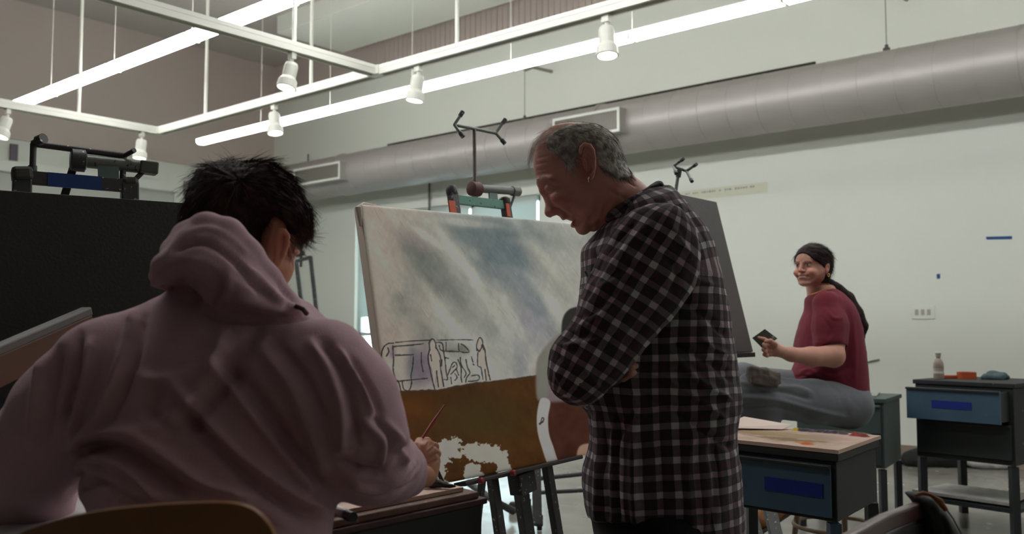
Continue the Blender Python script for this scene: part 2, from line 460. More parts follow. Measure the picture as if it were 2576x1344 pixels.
# ---- wall things: outlet, blue tape, faint lettering sheet, cable
m_tape = mat('painter_tape_blue', (20, 72, 132), .6, var=.1, scale=30)
def wall_quad(name, pxs, m, th, label, cat, **k):
    c = np.mean([onY(a, b, YW) for a, b in pxs], 0); pts = [onY(a, b, YW - .001) for a, b in pxs]
    return solo(name, MB().prism(pts, (0, -th, 0)), m, c, label, cat, frame='W', **k)
wall_quad('painter_tape', [(2480, 596), (2546, 594), (2546, 602), (2482, 603)], m_tape, .002, 'long strip of blue painter tape stuck high on the white wall', 'tape')
wall_quad('painter_tape', [(2356, 690), (2365, 689), (2365, 701), (2357, 702)], m_tape, .002, 'tiny square of blue painter tape on the white wall above the outlet', 'tape')
o = wall_quad('paper_banner', [(1706, 483), (1931, 457), (1931, 483), (1706, 508)], mat('banner_paper', (214, 216, 196), .8, var=.03), .002, 'pale paper banner with faint lettering taped high on the white wall', 'banner')
mb = MB(); rr = random.Random(3)
px = 1724
while px < 1896:
    w_ = rr.choice((4, 5, 6, 3)); py = 491 - (px - 1706) * .115 + 0
    if rr.random() < .86:
        a = onY(px, py, YW - .0035); b_ = onY(px + w_, py - w_ * .115, YW - .0035); h_ = rr.uniform(.012, .022)
        mb.box((a + b_) / 2, (abs(b_[0] - a[0]), .001, h_))
    px += w_ + 2.2
part('faint_lettering', mb, mat('faint_ink', (150, 152, 142), .8, var=0), o)
c = onY(2322, 786, YW)
ot = thing('outlet_plate', 'white triple wall outlet plate on the wall above the drawer table', 'outlet', (c[0], YW, c[2]), frame='W')
part('cover_plate', MB().box((c[0], YW - .004, c[2]), (.19, .008, .115)), m_trimw, ot, bevel=.002)
for k in (-1, 0, 1): part('socket', MB().box((c[0] + k * .05, YW - .009, c[2]), (.028, .004, .05)), mat('socket_plastic%d' % k, (170, 168, 160), .5), ot)
mb = MB(); a = onY(2172, 915, YW - .01); b_ = onY(2212, 905, YW - .01); mb.tube([a, (a + b_) / 2 + np.array([0, 0, .004]), b_], .006, 6)
solo('thin_rod', mb, mat('rod_grey', (90, 92, 90), .5), a, 'thin grey rod against the white wall behind the ponytailed woman', 'rod', frame='W')
a = onY(1080, 452, YW - .03)
solo('cable_drop', MB().tube([(a[0], YW - .03, 3.1), (a[0], YW - .03, 1.9)], .014, 8), mat('conduit_grey', (96, 98, 96), .5), (a[0], YW - .03, 1.9), 'thin grey vertical conduit hanging beside the window behind the canvas', 'conduit', frame='W')

# ================================================================== round duct with grilles
DY, DZ, DR = 7.83, 3.22, .275
m_duct = mat('duct_zinc', (176, 171, 168), .45, metal=.3, var=.07, scale=3, bump=.12, bscale=14)
duct = thing('ventilation_duct', 'big round grey ventilation duct running high along the white wall', 'duct', (-5, DY, DZ), frame='W')
mb = MB(); prof = []
xx = -11.6
while xx < 6.8:
    prof += [(DR, xx), (DR, xx + .292), (DR + .003, xx + .2921), (DR + .003, xx + .3), (DR, xx + .3001)]; xx += .3002
mb.lathe((0, DY, DZ), prof, 48, (1, 0, 0)); part('duct_tube', mb, m_duct, duct, smooth=True)
for xx in (-9.6, -5.35, .2): part('joint_band', MB().lathe((xx, DY, DZ), [(DR + .004, 0), (DR + .014, .005), (DR + .014, .045), (DR + .004, .05)], 48, (1, 0, 0)), m_duct, duct, smooth=True)
m_void = mat('grille_void', (118, 116, 104), .8, var=.05)
for (px0, px1, yt, yb) in ((735, 858, 445, 450), (1385, 1562, 268, 330)):
    yf = DY - DR - .10
    e = onY(px1 - 4, yb, yf); t = onY(px1 - 4, yt if px1 > 1000 else 405, yf); L = onY(px0 + 5, 300, yf)
    x1, x0 = e[0], L[0]; z0, z1 = e[2], t[2]
    g = thing('air_grille', 'white framed air grille box on the duct above the older man' if px1 > 1000 else 'white framed air grille box on the duct behind the dark-haired painter', 'vent', ((x0 + x1) / 2, yf, z0), 'air grilles along the duct', frame='W')
    mb = bx(x0, x1 , yf + .012, DY - .15, z0, z1); part('plenum', mb, m_duct, g)
    mb = MB(); w_ = .028
    bx(x0, x1, yf, yf + .02, z0, z0 + w_, mb); bx(x0, x1, yf, yf + .02, z1 - w_, z1, mb); bx(x0, x0 + w_, yf, yf + .02, z0 + w_, z1 - w_, mb); bx(x1 - w_, x1, yf, yf + .02, z0 + w_, z1 - w_, mb)
    part('frame', mb, m_trimw, g)
    mb = MB(); xx = x0 + .04
    while xx < x1 - .03: bx(xx, xx + .006, yf + .004, yf + .02, z0 + w_, z1 - w_, mb); xx += .022
    part('louvre', mb, m_void, g)
# hangers and the dark line over the duct
for (px, py, pxt, pyt) in ((1320, 292, 1334, 203), (2230, 108, 2236, 22)):
    a = onY(px, py, DY); b_ = onY(pxt, pyt, YW)
    h = thing('duct_hanger', 'short dark hanger wire and wall bracket above the duct, ' + ('over the older man' if px < 2000 else 'near the upper right'), 'hanger', (a[0], DY, DZ + DR), 'duct hangers', frame='W')
    part('rod', MB().tube([(a[0], DY, DZ + DR - .01), (a[0], DY, b_[2] - .02)], .004, 6), mat('hanger_wire%d' % px, (120, 122, 112), .5), h)
    part('clamp', MB().lathe((a[0], DY, DZ + DR), [(.03, 0), (.03, .03), (.015, .04), (.015, .06)], 12), mat('clamp%d' % px, (92, 88, 84), .5, metal=.4), h)
    part('bracket', MB().tube([(a[0], DY, b_[2] - .02), (a[0] + .02, DY + .12, b_[2] + .04), (a[0] + .05, YW - .002, b_[2] + .05)], .02, 8), mat('bracket%d' % px, (146, 144, 134), .6), h)
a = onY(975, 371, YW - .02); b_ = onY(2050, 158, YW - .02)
solo('duct_dark_line', bx(a[0], b_[0], YW - .025, YW, a[2] - .015, a[2] + .045), m_dark, (a[0], YW, a[2]), 'long thin dark brown strip along the wall just above the duct', 'rail', frame='W')  # thin dark strip added to draw the dark line above the duct
a = onY(779, 405, YW - .02)
solo('wall_hook', MB().tube([(a[0], YW, a[2] - .05), (a[0], YW - .05, a[2] - .03), (a[0], YW - .05, a[2] + .1)], .01, 6), mat('hook_grey', (110, 104, 98), .6), (a[0], YW, a[2]), 'small grey hook on the wall above the left air grille', 'hook', frame='W')

# ================================================================== strip lights
m_diff = mat('strip_diffuser', (251, 253, 251), .5, var=0, emit=STRIP)
m_tracks = mat('track_white', (222, 222, 212), .4, var=.02)
def strip(y, z, xs, ends, label):
    t = thing('strip_light', label, 'light', ((ends[0] + ends[1]) / 2, y, z), 'suspended strip lights', frame='W')
    cuts = [ends[0]] + [x for x in xs if ends[0] < x < ends[1]] + [ends[1]]
    for i in range(len(cuts) - 1):
        x0, x1 = cuts[i] + .016, cuts[i + 1] - .016
        mb = MB(); w_, h_ = .062, .03
        prof = [(-w_, h_), (-w_, -h_ * .3), (-w_ * .55, -h_), (w_ * .55, -h_), (w_, -h_ * .3), (w_, h_)]
        mb.prism([(x0, y + a, z + b) for a, b in prof], (x1 - x0, 0, 0)); part('diffuser', mb, m_diff, t)
    mb = bx(ends[0], ends[1], y - .014, y + .014, z + .031, z + .055); part('housing', mb, m_tracks, t)
    for x in xs:
        part('coupler', bx(x - .01, x + .01, y - .06, y + .06, z - .028, z + .031), m_tracks, t)
        part('suspension_cable', MB().tube([(x, y, z + .05), (x, y, ZC - .001)], .0035, 6), m_tracks, t)
strip(5.9, 3.42, [-10 + 1.25 * k for k in range(1, 13)], (-10.03, 6.2), 'long glowing strip light nearest the white wall, behind the right track')
strip(3.6, 3.37, [-8.78 + 1.255 * k for k in range(0, 8)], (-9.62, .6), 'long glowing strip light at upper left, crossed by the ceiling track')

strip(1.2, 3.37, [-8.4, -7.15, -5.9, -4.65, -3.4], (-9.6, -2.15), 'unseen strip light added past the left edge to brighten the foreground')  # extra strip added out of view to brighten the left wall and foreground
# ================================================================== ceiling track frame and spotlights
TZ = 3.0
tr = thing('ceiling_track', 'white rectangular lighting track frame hung on rods from the ceiling', 'track', (-5, 4.28, TZ), frame='W')
def rail(name, a, b_):
    mb = MB(); up = (0, 0, 1); a = np.array(a, float); b_ = np.array(b_, float); d = nrm(b_ - a); s = np.cross(d, up)
    mb.bar(a + (0, 0, .02), b_ + (0, 0, .02), .075, .03); mb.bar(a + s * .03 - (0, 0, .015), b_ + s * .03 - (0, 0, .015), .014, .04); mb.bar(a - s * .03 - (0, 0, .015), b_ - s * .03 - (0, 0, .015), .014, .04)
    part(name, mb, m_tracks, tr, bevel=.002)
rail('rail', (-8.04, 4.28, TZ), (2.2, 4.28, TZ)); rail('rail', (-8.0, 4.24, TZ), (-8.0, -1.8, TZ)); rail('rail', (-4.9, 4.24, TZ), (-4.9, -1.8, TZ))
rail('rail', (1.2, 4.24, TZ), (1.2, -1.8, TZ))
part('corner_joint', MB().box((-8.0, 4.28, TZ), (.1, .1, .065)), m_tracks, tr, bevel=.004); part('corner_joint', MB().box((-4.9, 4.28, TZ), (.12, .1, .065)), m_tracks, tr, bevel=.004)
rods = [(x, 4.28) for x in (-7.2, -5.68, -4.1, -1.5)]
rods += [(-8.0, onX(198, 288, -8.0)[1]), (-4.9, onX(740, 110, -4.9)[1]), (-8.0, 0.9), (-4.9, .6)]
for x, y in rods: part('hanging_rod', MB().tube([(x, y, TZ + .02), (x, y, ZC)], .014, 10), m_tracks, tr, smooth=True)
m_lens = mat('spot_lens', (255, 250, 240), .3, var=0, emit=6)
m_spotin = mat('spot_white', (214, 214, 204), .4, var=.02)
spots = [(-4.9, None, 735, (0, .25), 'white spotlight on the cross track above the dark-haired painter'),
         (None, 4.28, 690, (.2, .05), 'white spotlight hanging in front of the near-wall strip light at left of centre'),
         (None, 4.28, 1052, (-.1, .1), 'white spotlight on the track above the painted canvas'),
         (None, 4.28, 1525, (.1, .1), 'white spotlight on the track above the older man'),
         (-8.0, None, 357, (0, .1), 'white spotlight under the left corner of the track, beside the black canvas easel'),
         (-8.0, None, 20, (0, .3), 'white spotlight cut off by the left edge of the photo')]
for X, Y, px, (tx, ty), lab in spots:
    if X is None: p0 = onY(px, {690: 262, 1052: 160, 1525: 38}[px], 4.28); x, y = p0[0], 4.28
    else: p0 = onX(px, {735: 122, 357: 334, 20: 268}[px], X); x, y = X, p0[1]
    s = thing('track_spotlight', lab, 'spotlight', (x, y, TZ - .3), 'track spotlights', frame='W')
    ax = nrm((tx, -ty, -1))
    part('adapter', MB().box((x, y, TZ - .055), (.05, .035, .05)).tube([(x, y, TZ - .07), (x, y, TZ - .15)], .012, 8), m_spotin, s, bevel=.003)
    c = np.array([x, y, TZ - .11])
    part('lamp_head', MB().lathe(c, [(.02, -.005), (.04, 0), (.046, .02), (.046, .1), (.062, .125), (.066, .175), (.058, .178), (.055, .165)], 24, ax), m_spotin, s, smooth=False, bevel=0)
    part('lens', MB().lathe(c, [(.001, .158), (.054, .158), (.054, .168), (.001, .171)], 24, ax), m_lens, s)
# ================================================================== canvases and easels (camera-heading frame: x right, y ahead)
UP = np.array([0, 0, 1.])
m_iron = mat('easel_iron', (66, 66, 66), .5, metal=.35, var=.25, scale=25, bump=.1, speck=((150, 152, 145), .66, 70))
m_iron2 = mat('easel_pipe_grey', (112, 116, 112), .42, metal=.4, var=.2, scale=20, speck=((60, 58, 55), .66, 60))
m_teal = mat('easel_teal_paint', (88, 140, 126), .55, var=.15, scale=30, speck=((60, 70, 66), .66, 60))
m_orange = mat('orange_paint', (196, 84, 50), .6, var=.3, scale=60)
m_gplate = mat('easel_plate', (92, 112, 108), .5, metal=.2, var=.2, scale=20)
m_caster = mat('caster_rubber', (36, 36, 36), .6)

# ---- the painted canvas in the middle
cl = P(1005, 1240, 2.8)                                   # lower left corner of the painted face
ch = math.radians(44); cx = np.array([math.sin(ch), math.cos(ch), .026]); cx = nrm(cx)
cn0 = np.array([cx[1], -cx[0], 0]); cn0 = nrm(cn0)         # horizontal normal, towards the painter
lean = math.radians(11.2); cu = nrm(np.cross(nrm(np.cross(cx, UP)) * 1, cx)); cu = nrm(cu)
cz = nrm(cu * math.cos(lean) - cn0 * math.sin(lean)); cz = nrm(cz - cx * np.dot(cz, cx))
cn = nrm(np.cross(cx, cz))
if np.dot(cn, cn0) < 0: cn = -cn
CW, CH, CT = 1.22, .925, .042
# paint, traced in photo pixels
def paint_center(p):                                      # p: pixel positions (n,2) -> display rgb 0..255
    x, y = p[:, 0], p[:, 1]; n = len(x)
    def nz(sx, sy, rot=0, o=4, off=0):
        c, s = math.cos(rot), math.sin(rot); u = (x * c + y * s) / sx; v = (-x * s + y * c) / sy
        return fbm(np.stack([u + off, v + off * .7, np.full(n, off + .5)], -1), o)
    t = sstep(930, 1180, x)[:, None]
    col = np.array([172, 160, 150.]) * (1 - t) + np.array([162, 161, 156.]) * t
    col = col + 9 * nz(160, 90, .9, 4, 3)[:, None]
    def blot(cx_, cy_, sx, sy, rot, c, a):
        nonlocal col
        c0, s0 = math.cos(rot), math.sin(rot); u = (x - cx_) * c0 + (y - cy_) * s0; v = -(x - cx_) * s0 + (y - cy_) * c0
        g = np.exp(-((u / sx) ** 2 + (v / sy) ** 2)); g = np.clip(g * (1.15 + 1.1 * nz(60, 34, rot, 4, cx_ * .01)), 0, 1) * a
        col = col * (1 - g[:, None]) + np.array(c, float) * g[:, None]
    T1, T2, T3, LT = (92, 105, 108), (108, 113, 108), (118, 114, 130), (186, 184, 174)
    blot(1260, 585, 130, 34, .12, T1, .8); blot(1275, 650, 70, 75, .9, (92, 104, 110), .85); blot(1190, 600, 80, 30, .4, T1, .55)
    blot(1100, 690, 90, 42, 1.0, T2, .85); blot(1040, 640, 55, 30, .9, T2, .7); blot(1150, 760, 70, 30, 1.0, (118, 120, 118), .65)
    blot(1015, 745, 38, 55, .2, (120, 126, 122), .6); blot(1060, 830, 60, 22, .9, T2, .45); blot(1200, 700, 70, 26, 1.1, (120, 128, 126), .6)
    blot(1330, 750, 110, 34, 1.0, (110, 120, 126), .7); blot(1300, 860, 60, 26, 1.4, (126, 128, 136), .7); blot(1240, 830, 46, 22, 1.2, (120, 128, 124), .5)
    blot(1390, 690, 90, 18, .95, (136, 138, 132), .6); blot(1400, 600, 60, 26, .3, (140, 144, 136), .5); blot(1345, 820, 60, 30, 1.1, T3, .5); blot(1310, 920, 18, 50, .1, (128, 130, 136), .6)
    blot(1030, 600, 50, 18, .5, (146, 134, 136), .5); blot(1140, 860, 60, 30, .9, (126, 132, 126), .4)
    for a in ((1150, 640, 110, 13, .95), (1230, 760, 120, 16, 1.0), (1180, 870, 80, 22, 1.0), (1360, 640, 110, 15, .9), (1080, 600, 60, 9, .6), (1290, 800, 90, 14, 1.1), (1110, 780, 90, 12, .95), (1400, 780, 80, 14, .9), (1210, 930, 40, 20, .4), (1160, 560, 90, 10, .1)):
        blot(*a, LT, .55)
    col = col + (8 * nz(14, 5, .95, 3, 9) + 6 * nz(6, 30, .3, 3, 5) + 14 * nz(60, 26, .95, 4, 77))[:, None]
    # fine pale and dark scratches
    sc = nz(46, 3.2, .98, 3, 21); col = col + (sc > .5)[:, None] * 14 - (nz(52, 3, .95, 3, 33) > .52)[:, None] * 12
    # mauve shading of the car drawing
    blot(1058, 920, 26, 48, .05, (108, 96, 112), .85); blot(1086, 935, 22, 34, .1, (112, 98, 116), .8); blot(1036, 915, 12, 46, 0, (96, 100, 106), .7); blot(987, 886, 9, 14, 0, (106, 92, 110), .8)
    blot(976, 962, 14, 9, 0, (98, 92, 88), .8); blot(1165, 878, 14, 9, .5, (92, 98, 92), .7); blot(1135, 882, 18, 5, 0, (110, 104, 98), .7)
    # figure cut-outs stay the colour of primed canvas
    def inpoly(pts): return poly_sdf(x, y, pts)
    for fig in ([(1083, 862), (1090, 854), (1096, 864), (1099, 885), (1108, 900), (1112, 925), (1108, 940), (1116, 972), (1104, 975), (1099, 935), (1092, 975), (1086, 930), (1080, 915), (1079, 890)],
                [(1200, 866), (1207, 850), (1215, 868), (1222, 905), (1230, 950), (1222, 952), (1216, 930), (1205, 925), (1202, 890)]):
        w_ = sstep(-1, 2, inpoly(fig))[:, None]; col = col * (1 - w_) + np.array([166, 158, 150.]) * w_
    # brown ground
    hx = np.interp(x, [900, 965, 1000, 1100, 1200, 1290, 1345, 1420, 1600], [990, 988, 984, 979, 962, 952, 944, 936, 918])
    e = sstep(-1.5, 2, y - hx + 2.2 * nz(10, 10, 0, 3, 7) + 3 * nz(46, 20, 0, 2, 2))
    g = np.array([74, 46, 19.]) + 24 * nz(80, 50, .4, 4, 13)[:, None] * np.array([1, .8, .4]) + 8 * nz(24, 9, 1.2, 3, 17)[:, None] * np.array([1, 1, .7])
    k = np.exp(-(((x - 1185) / 120) ** 2 + ((y - 1050) / 75) ** 2))[:, None] * .65; g = g * (1 - k) + np.array([66, 52, 34.]) * k
    k = (np.exp(-(((x - 1250) / 90) ** 2 + ((y - 1060) / 50) ** 2)) * np.clip(nz(60, 40, 0, 3, 31) + .5, 0, 1))[:, None] * .8; g = g * (1 - k) + np.array([72, 62, 22.]) * k
    k = (np.exp(-(((x - 1040) / 60) ** 2 + ((y - 1030) / 40) ** 2)))[:, None] * .5; g = g * (1 - k) + np.array([104, 60, 24.]) * k
    edge = np.exp(-((y - hx - 3) / 3.5) ** 2)[:, None] * .55; g = g * (1 - edge) + np.array([62, 54, 48.]) * edge
    col = col * (1 - e[:, None]) + g * e[:, None]
    # unpainted gaps in the brown, ragged edge
    j = 15 * nz(20, 16, 0, 4, 41) + 9 * nz(6, 5, 0, 3, 44) + 1.5
    gap = [(1080, 1215), (1088, 1150), (1100, 1118), (1112, 1106), (1150, 1101), (1156, 1130), (1160, 1126), (1200, 1120), (1235, 1118), (1256, 1124), (1262, 1150), (1270, 1138), (1276, 1160), (1285, 1172), (1282, 1200),
           (1262, 1204), (1250, 1165), (1205, 1164), (1170, 1150), (1138, 1150), (1122, 1170), (1120, 1206), (1136, 1216), (1165, 1216), (1164, 1190), (1180, 1172), (1205, 1172), (1212, 1196), (1205, 1214), (1160, 1222), (1080, 1236)]
    w_ = sstep(-1.5, 1.5, poly_sdf(x, y, gap) + j)[:, None]
    prim = np.array([172, 164, 156.]) + 5 * nz(30, 30, 0, 3, 51)[:, None]
    tq = np.exp(-(((x - 1125) / 26) ** 2 + ((y - 1130) / 30) ** 2))[:, None]; prim = prim * (1 - tq * .5) + np.array([150, 156, 156.]) * tq * .5
    col = col * (1 - w_) + prim * w_
    # painted figure at the right edge: dark hair, grey shirt, pale forearm with a small mark, dark brown shape
    def shape(pts, c, blur, var=0, n_=5):
        nonlocal col
        q = spline(pts, n_); w_ = sstep(-blur, blur, poly_sdf(x, y, q))[:, None]; cc = np.array(c, float) + (var * nz(30, 30, .5, 3, 61))[:, None]; col = col * (1 - w_) + cc * w_
    shape([(1392, 1000), (1440, 1000), (1600, 980), (1600, 1150), (1450, 1172), (1404, 1168), (1384, 1120), (1378, 1060)], (70, 40, 30), 3, 12)
    shape([(1352, 1000), (1350, 920), (1362, 888), (1390, 855), (1430, 835), (1560, 830), (1560, 1010), (1440, 1010), (1385, 1012), (1364, 1004)], (122, 108, 112), 6, 10)
    shape([(1352, 998), (1352, 920), (1366, 886), (1396, 852), (1420, 850), (1384, 900), (1376, 1000)], (120, 120, 112), 7, 8)
    shape([(1361, 1003), (1384, 1010), (1379, 1050), (1381, 1090), (1392, 1125), (1402, 1165), (1394, 1174), (1378, 1168), (1364, 1130), (1352, 1085), (1351, 1040)], (172, 164, 164), 2, 5)
    shape([(1390, 1120), (1400, 1150), (1406, 1164), (1402, 1164), (1392, 1140)], (168, 156, 156), 1.2)
    shape([(1414, 850), (1414, 810), (1424, 786), (1444, 774), (1480, 776), (1500, 850), (1430, 842)], (42, 42, 40), 3, 5)
    shape([(1454, 1130), (1468, 1118), (1490, 1120), (1480, 1156), (1452, 1160)], (166, 134, 116), 3, 6)
    # black drawing lines
    K = [([(962, 985), (960, 960), (959, 900), (964, 876), (976, 865), (990, 864)], 2.2), ([(988, 870), (990, 905), (989, 930), (993, 950), (998, 960)], 2.2), ([(990, 872), (1040, 868), (1065, 865)], 2.0), ([(995, 862), (1040, 858), (1080, 856)], 1.2),
         ([(994, 894), (1040, 893)], 1.8), ([(976, 876), (978, 886), (972, 896)], 2.2), ([(1040, 898), (1038, 925), (1034, 945), (1036, 965)], 2), ([(1000, 960), (1035, 956), (1075, 952)], 2), ([(970, 947), (980, 960), (972, 970)], 2.4), ([(990, 968), (1000, 958), (1006, 972), (1008, 984)], 2), ([(1012, 962), (1016, 980), (1030, 982), (1036, 960)], 1.6),
         ([(1081, 880), (1080, 862), (1088, 853), (1095, 862), (1097, 876)], 1.8), ([(1081, 880), (1077, 895), (1078, 912), (1082, 930), (1086, 950), (1094, 980)], 2), ([(1098, 876), (1106, 892), (1110, 912), (1108, 924), (1114, 960), (1116, 972)], 2), ([(1098, 934), (1103, 974)], 1.8), ([(1083, 893), (1086, 908)], 2), ([(1106, 908), (1110, 922), (1112, 905)], 1.8), ([(1060, 888), (1060, 912), (1064, 935)], 1.8),
         ([(1096, 862), (1112, 864), (1116, 885), (1120, 912), (1123, 940), (1126, 955), (1118, 955)], 1.6), ([(1105, 870), (1108, 880), (1118, 884)], 1.6), ([(1123, 884), (1154, 885)], 2.4), ([(1122, 862), (1122, 884)], 1.4), ([(1100, 856), (1160, 855), (1190, 856)], 1.0), ([(1154, 864), (1156, 884), (1180, 886), (1170, 872), (1160, 866)], 1.8), ([(1120, 900), (1128, 902)], 1.8),
         ([(1126, 945), (1132, 930), (1138, 915), (1146, 912), (1150, 924), (1142, 934), (1134, 942)], 1.6), ([(1134, 950), (1136, 966)], 1.4), ([(1152, 905), (1160, 925), (1160, 950), (1162, 962)], 1.6), ([(1158, 900), (1160, 918), (1172, 938), (1168, 950)], 1.6), ([(1172, 905), (1176, 925), (1182, 938), (1174, 950), (1172, 962)], 1.6), ([(1186, 946), (1202, 944), (1206, 952), (1200, 958), (1178, 960)], 1.8), ([(1190, 916), (1192, 918)], 2.4),
         ([(1200, 882), (1199, 868), (1206, 850), (1213, 856), (1214, 868), (1206, 884), (1200, 878)], 2), ([(1214, 866), (1220, 882), (1222, 905), (1228, 935), (1233, 956)], 2.1), ([(1212, 868), (1217, 880)], 1.8), ([(1202, 888), (1202, 920), (1210, 926), (1215, 955)], 1.6), ([(1220, 930), (1223, 957)], 1.6), ([(1186, 898), (1190, 912)], 1.2), ([(1148, 930), (1154, 944)], 1.4), ([(1138, 925), (1144, 920)], 1.4), ([(1144, 940), (1150, 950), (1144, 958)], 1.2),
         ([(1360, 1064), (1364, 1052), (1368, 1056), (1358, 1068)], 1.6), ([(1356, 1066), (1366, 1062)], 1.3),
         ([(1130, 592), (1150, 606), (1165, 622)], .0)]
    for pts, w0 in K:
        if w0 == 0: continue
        q = spline(pts, 4, False) if len(pts) > 2 else np.array(pts, float)
        lo, hi = q.min(0) - 5, q.max(0) + 5; s = np.where((x > lo[0]) & (x < hi[0]) & (y > lo[1]) & (y < hi[1]))[0]
        if not len(s): continue
        pp = p[s]; d = np.full(len(s), 1e9)
        for i in range(len(q) - 1): d = np.minimum(d, seg_dist(pp, q[i], q[i + 1]))
        d = d + .7 * vnoise(np.stack([pp[:, 0] / 5, pp[:, 1] / 5, np.full(len(s), 3.3)], -1)); a = (1 - sstep(w0 * .45, w0 * .45 + 1.5, d))[:, None] * .85
        col[s] = col[s] * (1 - a) + np.array([50, 46, 46.]) * a
    return np.clip(col, 4, 250)
nx_, nz_ = 600, 455
uu, vv = np.meshgrid(np.linspace(0, CW, nx_), np.linspace(0, CH, nz_), indexing='ij')
pts = cl + uu[..., None] * cx + vv[..., None] * cz
# stretched cloth sags a touch and rolls over the edges
edge_d = np.minimum(np.minimum(uu, CW - uu), np.minimum(vv, CH - vv)); pts = pts - cn * (np.exp(-edge_d / .004) * .004)[..., None]
pts = pts.reshape(-1, 3); idx = np.arange(nx_ * nz_).reshape(nx_, nz_)
fq = np.stack([idx[:-1, :-1], idx[1:, :-1], idx[1:, 1:], idx[:-1, 1:]], -1).reshape(-1, 4)
m_paint = vcol_mat('canvas_paint', .75, bump=.05, bscale=500, spec=.15)
cnv = thing('painting_canvas', 'large half-painted canvas with grey sky, black car sketch and brown ground on the middle easel', 'canvas', cl)
GAIN = 1.0
mb = MB().add(pts, fq.tolist()); cf = part('painted_face', mb, m_paint, cnv, smooth=2)
rgb = np.array(lin(paint_center(proj(pts)))).T if False else np.stack(lin(paint_center(proj(pts)).T), -1)
set_paint(cf, np.clip(rgb * 2.45, 0, .93))
m_side = mat('canvas_side_primed', (226, 210, 198), .8, var=.06, scale=20, bump=.1, bscale=200)
mb = MB(); c0 = cl + cx * CW / 2 + cz * CH / 2 - cn * (CT / 2 + .006)
mb.box(c0, (CW - .004, CT, CH - .004), (cx, cn, cz)); part('stretcher', mb, m_side, cnv, bevel=.006)
tl = cl + cz * CH
mb = MB().tube([tl + cz * -.07 - cn * .012 - cx * .003, tl - cz * .012 - cn * .01 - cx * .006, tl + cz * .004 - cn * .015 + cx * .02, tl + cz * .005 - cn * .02 + cx * .09], [.006, .012, .009, .003], 8)
part('folded_corner', mb, mat('folded_linen', (190, 180, 170), .8), cnv, smooth=True)

def Q(px, py, off=0.0, o=cl, n=cn): return onplane(px, py, np.asarray(o) - np.asarray(n) * off, n)
# ---- the easel of the middle canvas: the posts run behind the canvas down to the floor
def easel_post(name, top, bot, w, d, mats, root, n, z_end=0.0, mi=0):
    a = top; b = top + (bot - top) * ((top[2] - z_end) / (top[2] - bot[2]))
    mb = MB().bar(a, b, w, d, up=n); return part(name, mb, mats, root, bevel=.003)
o1 = .085
es = thing('metal_easel', 'black metal studio easel with a teal top bar holding the half-painted canvas', 'easel', np.array([*(cl + cx * .45 - cn * .2)[:2], 0]))
pL, pR = Q(1138, 486, o1), Q(1271, 512, o1); bL, bR = Q(1240, 1215, o1), Q(1380, 1200, o1)
easel_post('post', pL, bL, .034, .03, m_iron, es, cn); easel_post('post', pR, bR, .034, .03, m_iron, es, cn)
part('knob', MB().lathe(pL + UP * -.01, [(.018, 0), (.022, .008), (.022, .03), (.016, .038)], 14, cz), m_iron, es, smooth=True); part('knob', MB().lathe(pR + UP * -.01, [(.018, 0), (.024, .008), (.024, .026), (.016, .034)], 14, cz), m_iron, es, smooth=True)
part('paint_smear', MB().bar(Q(1136, 505, o1 - .017), Q(1141, 538, o1 - .017), .03, .004, up=cn), m_orange, es)
part('paint_smear', MB().bar(Q(1276, 512, o1 - .017), Q(1280, 545, o1 - .017), .018, .004, up=cn), m_orange, es)
part('top_bar', MB().bar(Q(1146, 502, o1 - .004), Q(1268, 516, o1 - .004), .012, .036, up=cz), m_teal, es, bevel=.002)
mbA = Q(1197, 474, o1); mbB = Q(1300, 482, o1)
part('swing_arm', MB().tube([mbA, mbB], .016, 14), m_iron2, es, smooth=True); part('arm_end', MB().lathe(mbB, [(.016, -.03), (.02, -.028), (.02, .01), (.012, .014)], 14, nrm(mbB - mbA)), m_iron2, es, smooth=True)
part('arm_collar', MB().lathe(Q(1195, 476, o1), [(.022, -.024), (.028, -.02), (.028, .02), (.022, .024)], 14, cx), mat('collar_rust', (92, 62, 62), .6, metal=.3), es, smooth=True)
part('arm_plate', MB().bar(Q(1240, 484, o1 - .002), Q(1241, 508, o1 - .002), .044, .006, up=cn), m_gplate, es)
part('strut', MB().tube([Q(1296, 486, o1), Q(1281, 528, o1)], .005, 8), m_iron, es)
mast_t, mast_b = Q(1193, 326, o1 + .02), Q(1195, 488, o1 + .02)
part('mast', MB().tube([mast_t, mast_b], .0075, 10), mat('mast_rust', (98, 84, 82), .5, metal=.5), es, smooth=True)
part('mast_tip', MB().lathe(mast_b, [(.012, -.012), (.016, -.006), (.016, .014), (.01, .02)], 12), MATS['collar_rust'], es, smooth=True)
yl, yr = Q(1143, 314, o1 + .02), Q(1247, 335, o1 + .02)
part('crossbar', MB().tube([yl, (yl + yr) / 2, yr], .0072, 10), m_iron2, es, smooth=True)
for a, tips in ((yl, ((1163, 283), (1164, 343))), (yr, ((1270, 302), (1269, 360)))):
    for tpx in tips:
        e_ = Q(*tpx, o1 + .0); part('prong', MB().tube([a, e_], .006, 8), m_iron2, es, smooth=True)
        d_ = nrm(e_ - a); part('rubber_tip', MB().tube([e_ - d_ * .018, e_ + d_ * .004], .009, 8), m_iron, es, smooth=True)
